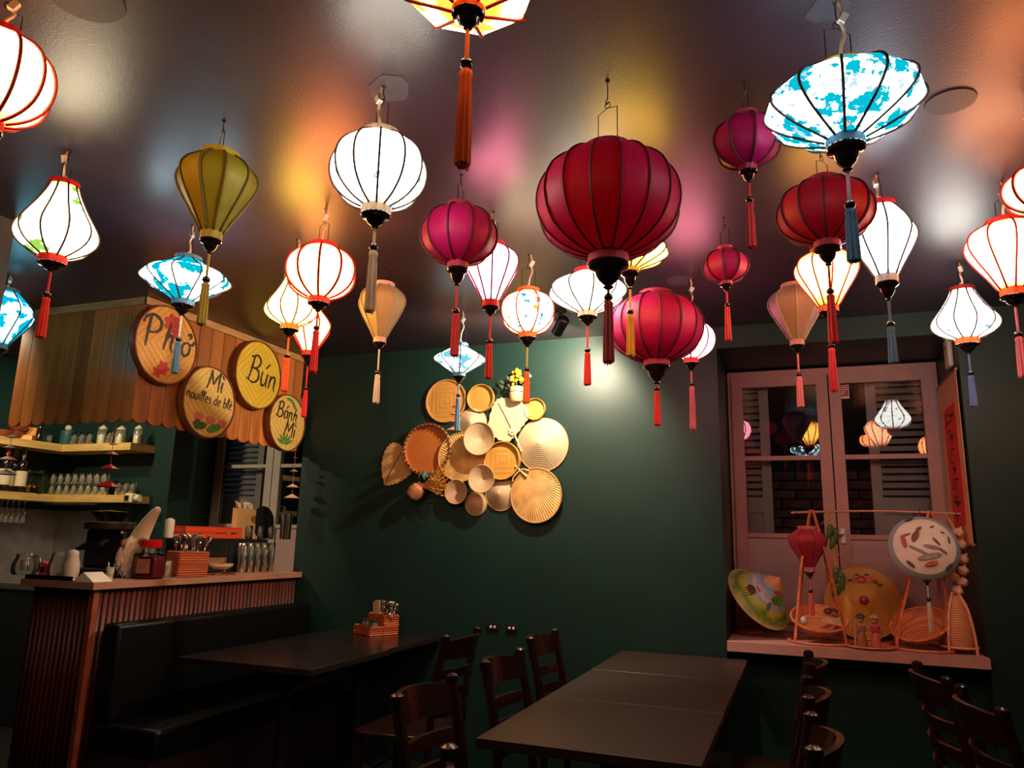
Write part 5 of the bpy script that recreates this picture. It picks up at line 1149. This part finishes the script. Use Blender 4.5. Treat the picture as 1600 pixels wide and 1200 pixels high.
# carrying pole with two basket slings
PY = 4.62; a = at(1236, 801, Y=PY); b = at(1502, 803, Y=PY)
t = thing('carrying_pole', 'thin bamboo carrying pole across the window above the sill things', 'pole', a)
dv = b - a; obj('bamboo_rod', MB().tube(bez([(0, 0, 0), dv * .5 + Vector((0, 0, .012)), dv], 8), .006, 8), P('pole_bamboo', (0.55, 0.26, 0.13), .4, vary=.2, scale=20), t)
for f in (.03, .97): obj('end_knot', MB().torus(.0075, .0025, 12, 5, Matrix.Translation(dv * f) @ Matrix.Rotation(PI / 2, 4, 'Y')), rib_dark, t)
wick = P('rattan_red', (0.66, 0.175, 0.075), .5, vary=.3, scale=30, bump=.5, bscale=90); wick2 = weave('rattan_bowl', (0.74, 0.235, 0.085), 'rings', 60, .6, .5, .6)
def sling(label, cx, hx, hz, tilt):
    """bowl-shaped basket on a cane ring, carried by bent cane straps from the pole"""
    t = thing('sling_basket', label, 'basket', (cx, PY, SZ))
    R = .165
    obj('base_ring', MB().torus(R * .98, .007, 40, 6, Matrix.Translation((0, 0, .008))), wick, t)
    top = Vector((hx - cx, 0, hz - SZ))
    for i, an in enumerate((-2.5, -.65, .8, 2.35)):
        e = Vector((R * .98 * math.cos(an), R * .98 * math.sin(an), .008)); s = Vector((math.cos(an) * .035, math.sin(an) * .02, 0))
        obj('cane_strap', MB().tube(bez([e, e * .9 + Vector((0, 0, .10)), e.lerp(top, .55) + s * .6, top + s * .7 + Vector((0, 0, -.05)), top + s * .15 + Vector((0, 0, .006))], 5), .0115, 6, flat=(math.cos(an), math.sin(an), 0)), wick, t)
    M = Matrix.Translation((0, 0, .115)) @ Matrix.Rotation(tilt[0], 4, 'X') @ Matrix.Rotation(tilt[1], 4, 'Y')
    rb = R * .88
    mb = MB().lathe([(.001, -.062), (rb * .5, -.055), (rb * .85, -.022), (rb, .018), (rb * .97, .018), (rb * .82, -.017), (rb * .48, -.048), (.001, -.055)], 36, M, cap0=False, cap1=False)
    obj('basket_bowl', mb, wick2, t); obj('bowl_rim', MB().torus(rb, .007, 36, 6, M @ Matrix.Translation((0, 0, .018))), wick, t)
    return t
hl = at(1268, 798, Y=PY); hr = at(1452, 800, Y=PY)
cl = on_sill(1279, PY); cr = on_sill(1437, PY)
sling('cane sling basket hanging at the left end of the carrying pole', cl, hl.x, hl.z, (.42, .06))
sling('cane sling basket under the painted white lantern, bowl tilted to the front', cr, hr.x, hr.z, (.50, -.30))
# small things in the left basket
tan = P('wafer_tan', (0.50, 0.29, 0.16), .6, vary=.2, scale=25)
t = thing('paper_fan', 'tan folded paper fan lying in the left sling basket', 'fan', (cl + .0, PY - .045, SZ + .118), (.62, .0, .3))
obj('fan_leaf', MB().prism([(0, 0)] + [(.125 * math.cos(a_), .125 * math.sin(a_)) for a_ in [-.35 + i * .12 for i in range(9)]], 0, .003), tan, t, False); obj('fan_stick', MB().tube([(0, 0, .002), (.125, -.048, .003)], .003, 6), wick, t)
tag(obj('white_egg', MB().ball((0, 0, 0), .020, .018, .024, 14, 9), P('egg', (0.72, 0.62, 0.50), .4), None, True, (cl - .080, PY - .070, SZ + .118)), 'small white egg at the left in the left sling basket', 'egg')
t = thing('star_anise_dish', 'small dark dish of spices at the right in the left sling basket', 'dish', (cl + .070, PY + .045, SZ + .150), (.5, 0, 0))
obj('dish', MB().lathe([(.02, 0), (.045, .015), (.043, .017), (.001, .006)], 20), clay, t)
for k in range(9): obj('spice', MB().ball((random.uniform(-.028, .028), random.uniform(-.028, .028), .018), .008, .006, .006, 7, 5), P('spice_brown', (0.20, 0.06, 0.03), .7), t)
# little hung lantern over the left basket
LY = PY + .012
sl = at(1263, 857, Y=LY); zt = at(1263, 822, Y=LY).z; zb = at(1263, 893, Y=LY).z
def small_lantern(label, shape, geo, n, shade, collar, tas, ceil_z, rib, rr=.0016):
    """as the ceiling lanterns, but hung from the carrying pole"""
    global CEIL
    keep = CEIL; CEIL = ceil_z; t = lantern(label, shape, geo, n, shade, rib, collar, tas, False, rib_r=rr, rot=.3); CEIL = keep; return t
z_ = lambda py: at(1263, py, Y=LY).z
small_lantern('small rose-red teardrop lantern hanging from the carrying pole', 'balloon', (sl.x, LY, zt, zb, .215, z_(905), z_(924), z_(962)), 8, silk('silk_rose', (.50, .03, .06), (.80, .08, .13), 8, (.8, .3, .4)), CL['pink'], cloth('rose', (.62, .10, .10)), hl.z + .012, rib_crimson)
# painted white lantern
pl = at(1443, 856, Y=PY - .10); z_ = lambda py: at(1443, py, Y=PY - .10).z
t = thing('painted_lantern', 'flat white lantern painted with a landscape hanging at the right of the sill', 'lantern', (pl.x, PY - .10, pl.z))
Rl = .170; qm = Matrix.Rotation(1.30, 4, 'X') @ Matrix.Rotation(.0, 4, 'Z')
pw = P('painted_silk', (0.86, 0.72, 0.62), .6, vary=.10, scale=10); pe = P('painted_silk_edge', (0.34, 0.43, 0.47), .6)
obj('shade', MB().lathe([(.001, -.060), (Rl * .5, -.052), (Rl * .85, -.030), (Rl * .95, -.0150)], 40, qm @ Matrix.Rotation(PI, 4, 'X'), cap0=False, cap1=False), pw, t)
obj('shade_edge', MB().lathe([(Rl * .86, -.0296), (Rl * .97, -.012), (Rl, .0), (Rl * .97, .012), (Rl * .85, .028), (Rl * .4, .045), (.001, .05)], 40, qm @ Matrix.Rotation(PI, 4, 'X'), cap0=False, cap1=False), pe, t)
def dab(u, v, w, h, ro, m, nm):
    rr = math.hypot(u, v) / Rl; zz = .060 - .030 * rr ** 2.4 + .001
    M = qm @ Matrix.Translation((u, v, zz)) @ Matrix.Rotation(ro, 4, 'Z'); return obj(nm, MB().prism([(w * math.cos(2 * PI * i / 9), h * math.sin(2 * PI * i / 9)) for i in range(9)], -.004, .002, M), m, t, False)
br_p = P('painted_umber', (0.20, 0.07, 0.05), .6, vary=.4, scale=40); gy_p = P('painted_grey', (0.30, 0.22, 0.20), .6, vary=.3, scale=30); dk_p = P('painted_black', (0.03, 0.025, 0.025), .6); rd_p = P('painted_rust', (0.45, 0.09, 0.05), .6, vary=.3, scale=40)
for u, v, w, h, ro, m, nm in ((-.04, .045, .034, .016, 1.1, br_p, 'painted_tree'), (-.02, .085, .020, .009, .7, br_p, 'painted_tree'), (.03, -.01, .040, .010, -.2, gy_p, 'painted_hill'), (.075, -.025, .030, .006, -.7, br_p, 'painted_branch'), (.055, .02, .026, .006, -.9, br_p, 'painted_branch'),
                              (-.095, .015, .012, .034, .15, rd_p, 'painted_house'), (-.085, .052, .030, .006, .35, rd_p, 'painted_roof'), (.02, -.095, .034, .012, .3, rd_p, 'painted_house'), (.015, -.06, .060, .016, .25, gy_p, 'painted_water'), (-.03, -.03, .055, .007, -.5, gy_p, 'painted_path'),
                              (-.075, -.10, .026, .007, -.8, dk_p, 'border_mark'), (-.055, .145, .026, .007, .5, dk_p, 'border_mark'), (.10, -.105, .026, .007, .75, dk_p, 'border_mark'), (.045, .10, .012, .003, .4, dk_p, 'painted_bird'), (.09, .07, .010, .003, -.3, dk_p, 'painted_bird'), (.115, .03, .004, .020, .1, dk_p, 'painted_script')):
    dab(u, v, w, h, ro, m, nm)
obj('finial', MB().lathe([(.022, .0), (.020, -.014), (.009, -.024), (.006, -.036)], 16, Matrix.Translation((.0, -.02, z_(903) - pl.z))), black_gloss, t); zc = z_(912) - pl.z
obj('cord', MB().tube([(0, -.02, zc), (0, -.02, z_(936) - pl.z)], .003, 6), white_m, t); obj('bead', MB().ball((0, -.02, z_(936) - pl.z), .012, n=12), black_gloss, t)
obj('tassel', tassel_mesh(z_(940) - z_(987), .010), CL['cream'], t, loc=(0, -.02, z_(940) - pl.z)); obj('hang_wire', MB().tube([(0, .0, .165), (0, .02, a.z - pl.z + .01)], .002, 5), wire_m, t)
tag(obj('plum_gourd', MB().ball((0, 0, 0), .034, .034, .028, 18, 10).tube([(0, 0, .025), (.004, 0, .042)], .004, 6), P('plum', (0.2, 0.05, 0.09), .18), None, True, at(1437, 806, Y=PY + .045)), 'round plum-coloured gourd on top of the painted white lantern', 'gourd')
# yellow hat with flowers leaning against the window
hx = on_sill(1350, 4.88)
t = thing('yellow_hat', 'yellow ringed conical hat with red flowers leaning on the window behind the sill things', 'hat', (hx, 4.90, SZ + .207), (PI / 2 - .20, 0, 0))
obj('straw_cone', MB().lathe([(.205, 0), (.13, .032), (.065, .066), (.016, .092), (.001, .098)], 48, cap0=False, cap1=False).lathe([(.205, -.003), (.13, .029), (.001, .094)], 48, cap0=False, cap1=False), weave('yellow_hat_straw', (0.88, 0.40, 0.06), 'rings', 95, .6, .5, .5), t)
obj('rim', MB().torus(.205, .004, 48, 6), P('yellow_hat_rim', (0.5, 0.22, 0.05), .5), t)
obj('red_boss', MB().ball((0, 0, .098), .024, .024, .012, 16, 8), P('red_boss', (0.36, 0.025, 0.03), .4), t)
def on_cone(u, v): return .098 * (1 - math.hypot(u, v) / .205) + .004
for u, v, r, m in ((0.0, .125, .030, red_p), (.040, .128, .026, pink_p), (-.032, .122, .022, pink_p), (.072, .115, .016, red_p)):
    fl = MB()
    for (qx, qy, rx, ry, ro) in petals(u, v, r, 6): fl.ball((qx, qy, on_cone(qx, qy)), rx * .75, ry * .75, .003, 8, 5)
    obj('painted_flower', fl, m, t)
for u, v in ((-.06, .118), (.095, .098), (.03, .155), (-.02, .152)): obj('painted_leaf', MB().ball((u, v, on_cone(u, v)), .016, .007, .003, 8, 5), dgreen_p, t)
# little plate with two figurines
px_ = on_sill(1355, 4.53)
t = thing('round_plate', 'round red-brown plate under two little figurines on the sill', 'plate', (px_, 4.53, SZ)); obj('plate_base', MB().lathe([(.105, 0), (.122, .008), (.120, .012), (.10, .006), (.001, .005)], 36, cap1=False), wick2, t); obj('rim', MB().torus(.121, .005, 36, 6, Matrix.Translation((0, 0, .011))), wick, t)
def figurine(px, label, cols, stick):
    x = on_sill(px, 4.51); t = thing('wooden_figurine', label, 'figurine', (x, 4.51, SZ + .0065))
    k1, k2, k3 = [P('fig_%d_%d' % (c[0] * 999, c[1] * 999), c, .45, vary=.2, scale=50) for c in cols]
    obj('skirt', MB().lathe([(.024, 0), (.026, .01), (.022, .055), (.017, .075)], 18), k1, t); obj('torso', MB().lathe([(.017, .0752), (.022, .09), (.022, .108), (.010, .120)], 18), k2, t)
    obj('head', MB().ball((0, 0, .137), .018, .018, .020, 14, 10), P('fig_skin', (0.50, 0.27, 0.17), .5), t); obj('hat', MB().lathe([(.027, .148), (.022, .158), (.008, .168), (.001, .170)], 18), k3, t)
    fc = MB()
    for s in (-1, 1): fc.ball((s * .007, -.017, .140), .0022, n=6, m=4)
    fc.box(-.004, .004, -.0185, -.0165, .128, .130); obj('face', fc, dk_p, t)
    for s in (-1, 1): obj('arm', MB().tube(bez([(s * .020, 0, .108), (s * .028, -.008, .090), (s * .016, -.020, .080)], 3), .0055, 7), k2, t)
    if stick: obj('staff', MB().tube([(-.034, -.008, 0), (-.030, -.010, .13)], .004, 6), P('fig_staff', (0.55, 0.30, 0.18), .5), t)
figurine(1344, 'brown figurine with a dark hat and staff, left on the round plate', ((.30, .11, .06), (.34, .15, .09), (.07, .03, .025)), True)
figurine(1366, 'pink figurine with a pale hat, right on the round plate', ((.50, .10, .10), (.45, .06, .09), (.42, .20, .13)), False)
# braid of green chillies
gx = at(1300, 860, Y=PY - .02); t = thing('chilli_braid', 'straw braid of green chillies hanging from the pole near the window handle', 'braid', (gx.x, PY - .02, hl.z))
sm = P('braid_straw', (0.50, 0.27, 0.12), .8, bump=.5, bscale=80); gm = P('green_chilli', (0.07, 0.13, 0.035), .3, vary=.3, scale=30)
zz = lambda py: at(1300, py, Y=PY - .02).z - hl.z
br = MB()
for s in (0, 2.1, 4.2): br.tube([(-.012 + .035 * f + .007 * math.cos(s + f * 30), .007 * math.sin(s + f * 30), .012 + zz(912) * f) for f in [i / 30 for i in range(31)]], .006, 6)
obj('straw_plait', br, sm, t)
for (dx, py, ln, an) in ((-.010, 832, .085, .2), (.022, 838, .090, -.1), (.004, 848, .075, .25), (.006, 902, .11, .2), (.040, 908, .10, -.1), (.024, 915, .11, .05), (.004, 922, .08, .35)):
    obj('chilli', MB().tube(bez([(0, 0, ln * .5), (.004, 0, ln * .1), (-.004 + math.sin(an) * -.01, 0, -ln * .5)], 4), [.008, .015, .018, .018, .017, .015, .012, .008, .003], 8), gm, t, loc=(dx, -.012 - random.random() * .012, zz(py)), rot=(0, an, 0))
for (dx, py, an) in ((-.02, 812, 1.0), (-.03, 862, .9), (.015, 866, -1.2), (-.02, 905, .5)): obj('straw_end', MB().tube([(0, 0, 0), (math.sin(an) * -.05, -.005, -math.cos(an) * .05)], [.0035, .0015], 5), sm, t, loc=(dx + .01, -.012, zz(py)))
# garlic string
gx = at(1493, 860, Y=PY); t = thing('garlic_string', 'string of garlic bulbs at the right end of the carrying pole', 'garlic', (gx.x, PY, at(1493, 806, Y=PY).z))
obj('straw_plait', MB().tube(bez([(-.035, 0, .01), (0, 0, -.06), (.012, 0, -.16), (.008, 0, -.30)], 6), .008, 7), sm, t); gar = P('garlic_skin', (0.80, 0.46, 0.30), .5, vary=.2, scale=30)
for (px, py) in ((1497, 833), (1502, 852), (1505, 874), (1490, 902), (1505, 892), (1504, 910), (1496, 923), (1493, 862)):
    o = at(px, py, Y=PY - .02); obj('garlic_bulb', MB().lathe([(.004, -.022), (.021, -.017), (.029, 0), (.022, .016), (.008, .026), (.004, .038)], 16, None, lambda a: 1 + .05 * math.cos(6 * a)), gar, t, loc=(o.x - gx.x, -.02, o.z - at(1493, 806, Y=PY).z), rot=(random.uniform(-.4, .4), random.uniform(-.6, .6), 0))
# red cloth flower behind the left basket
fx = at(1290, 925, Y=4.78); t = thing('cloth_flower', 'small red cloth flower between the left sling basket and the yellow hat', 'ornament', (fx.x, 4.78, SZ))
obj('stem', MB().tube([(0, 0, 0), (0, 0, .10)], .004, 6), wick, t)
for k in range(6): obj('petal', MB().ball((.022 * math.cos(k * 1.05), 0.0, .115 + .022 * math.sin(k * 1.05)), .018, .006, .018, 9, 6), red_p, t)
# winnowing basket leaning at the right end
t = thing('fish_basket', 'tall orange woven basket on crossed cane legs at the right end of the sill', 'basket', (at(1500, 1000, Y=4.56).x, 4.58, SZ), (0, 0, 0))
obj('woven_body', MB().lathe([(.10, .035), (.108, .08), (.095, .17), (.06, .25), (.03, .285)], 26, Matrix.Diagonal((.72, .8, 1, 1)), cap0=False, cap1=False), weave('fish_basket_weave', (0.74, 0.28, 0.11), 'rows', 90, .7, .5, .35), t)
for k, an in enumerate((-2.3, -.8, .7, 2.2)): obj('cane_leg', MB().tube(bez([(.092 * math.cos(an), .10 * math.sin(an), 0), (.085 * math.cos(an), .095 * math.sin(an), .10), (.06 * math.cos(an), .07 * math.sin(an), .22), (.02 * math.cos(an), .02 * math.sin(an), .295)], 4), .007, 6), P('pale_cane', (0.74, 0.34, 0.21), .5, vary=.2, scale=30), t)
obj('cane_ring', MB().torus(.085, .006, 30, 6, Matrix.Translation((0, 0, .03))), MATS['pale_cane'], t)
tag(obj('wicker_mat', MB().lathe([(.11, 0), (.115, .006), (.10, .012), (.001, .010)], 30, Matrix.Diagonal((.75, 1, 1, 1))), wick, None, True, (WR0 + .10, 4.90, SZ)), 'round wicker mat in the dark left corner of the sill behind the painted hat', 'mat')
# hanging scroll on the right reveal
t = thing('hanging_scroll', 'narrow hanging scroll with a red panel on the wall beside the window', 'scroll', (WR1 - .012, 4.86, 0), (0, 0, 0))
SX = 0.0
tl = at(1464, 607, X=WR1 - .012); 
zt = .955 + EYE; zb_ = .030 + EYE; y0, y1 = -.365, .175
pap = P('scroll_paper', (0.80, 0.36, 0.20), .75, vary=.1, scale=8)
obj('paper', MB().box(-.0015, .0015, y0, y1, zb_, zt), pap, t, False); obj('red_panel', MB().box(-.0032, -.0016, y0 + .10, y1 - .10, zb_ + .10, zt - .16), P('scroll_red', (0.85, 0.016, 0.012), .6, vary=.15, scale=10), t, False)
for z in (zt, zb_): obj('scroll_rod', MB().tube([(0, y0 - .012, z), (0, y1 + .012, z)], .008, 8), P('scroll_rod_wood', (0.36, 0.15, 0.08), .5), t)
ik = P('scroll_ink', (0.05, 0.006, 0.006), .6)
random.seed(21); M = Matrix.Rotation(-PI / 2, 4, 'Z') @ Matrix.Rotation(PI / 2, 4, 'X')
for k in range(7):
    mb = MB(); zc = zt - .23 - k * .090
    for s in range(6):
        u0, v0 = random.uniform(-.05, .03), random.uniform(-.03, .03); hz_ = random.random() < .55
        e = (u0 + (random.uniform(.04, .08) if hz_ else random.uniform(-.02, .03)), v0 + (random.uniform(-.008, .008) if hz_ else random.uniform(-.05, -.02)))
        mb.tube([(0, -u0 * 1.9 - .08, v0), (0, -(u0 + e[0]) * .95 - .08, (v0 + e[1]) / 2 + .003), (0, -e[0] * 1.9 - .08, e[1])], [.0055, .007, .003], 6, flat=(1, 0, 0))
    obj('brush_character', mb, ik, t, loc=(-.0038, 0, zc))
# beige door sensor on the reveal
p = at(1487, 552, X=WR1); t = thing('wall_sensor', 'beige rounded sensor box at the top of the window recess', 'sensor', (WR1, p.y, p.z))
bev(MB().box(-.030, -.001, -.055, .055, -.085, .085), cream_m, 'sensor_body', t, .022); obj('sensor_eye', MB().ball((-.030, -.015, .03), .006, n=8), black_m, t)
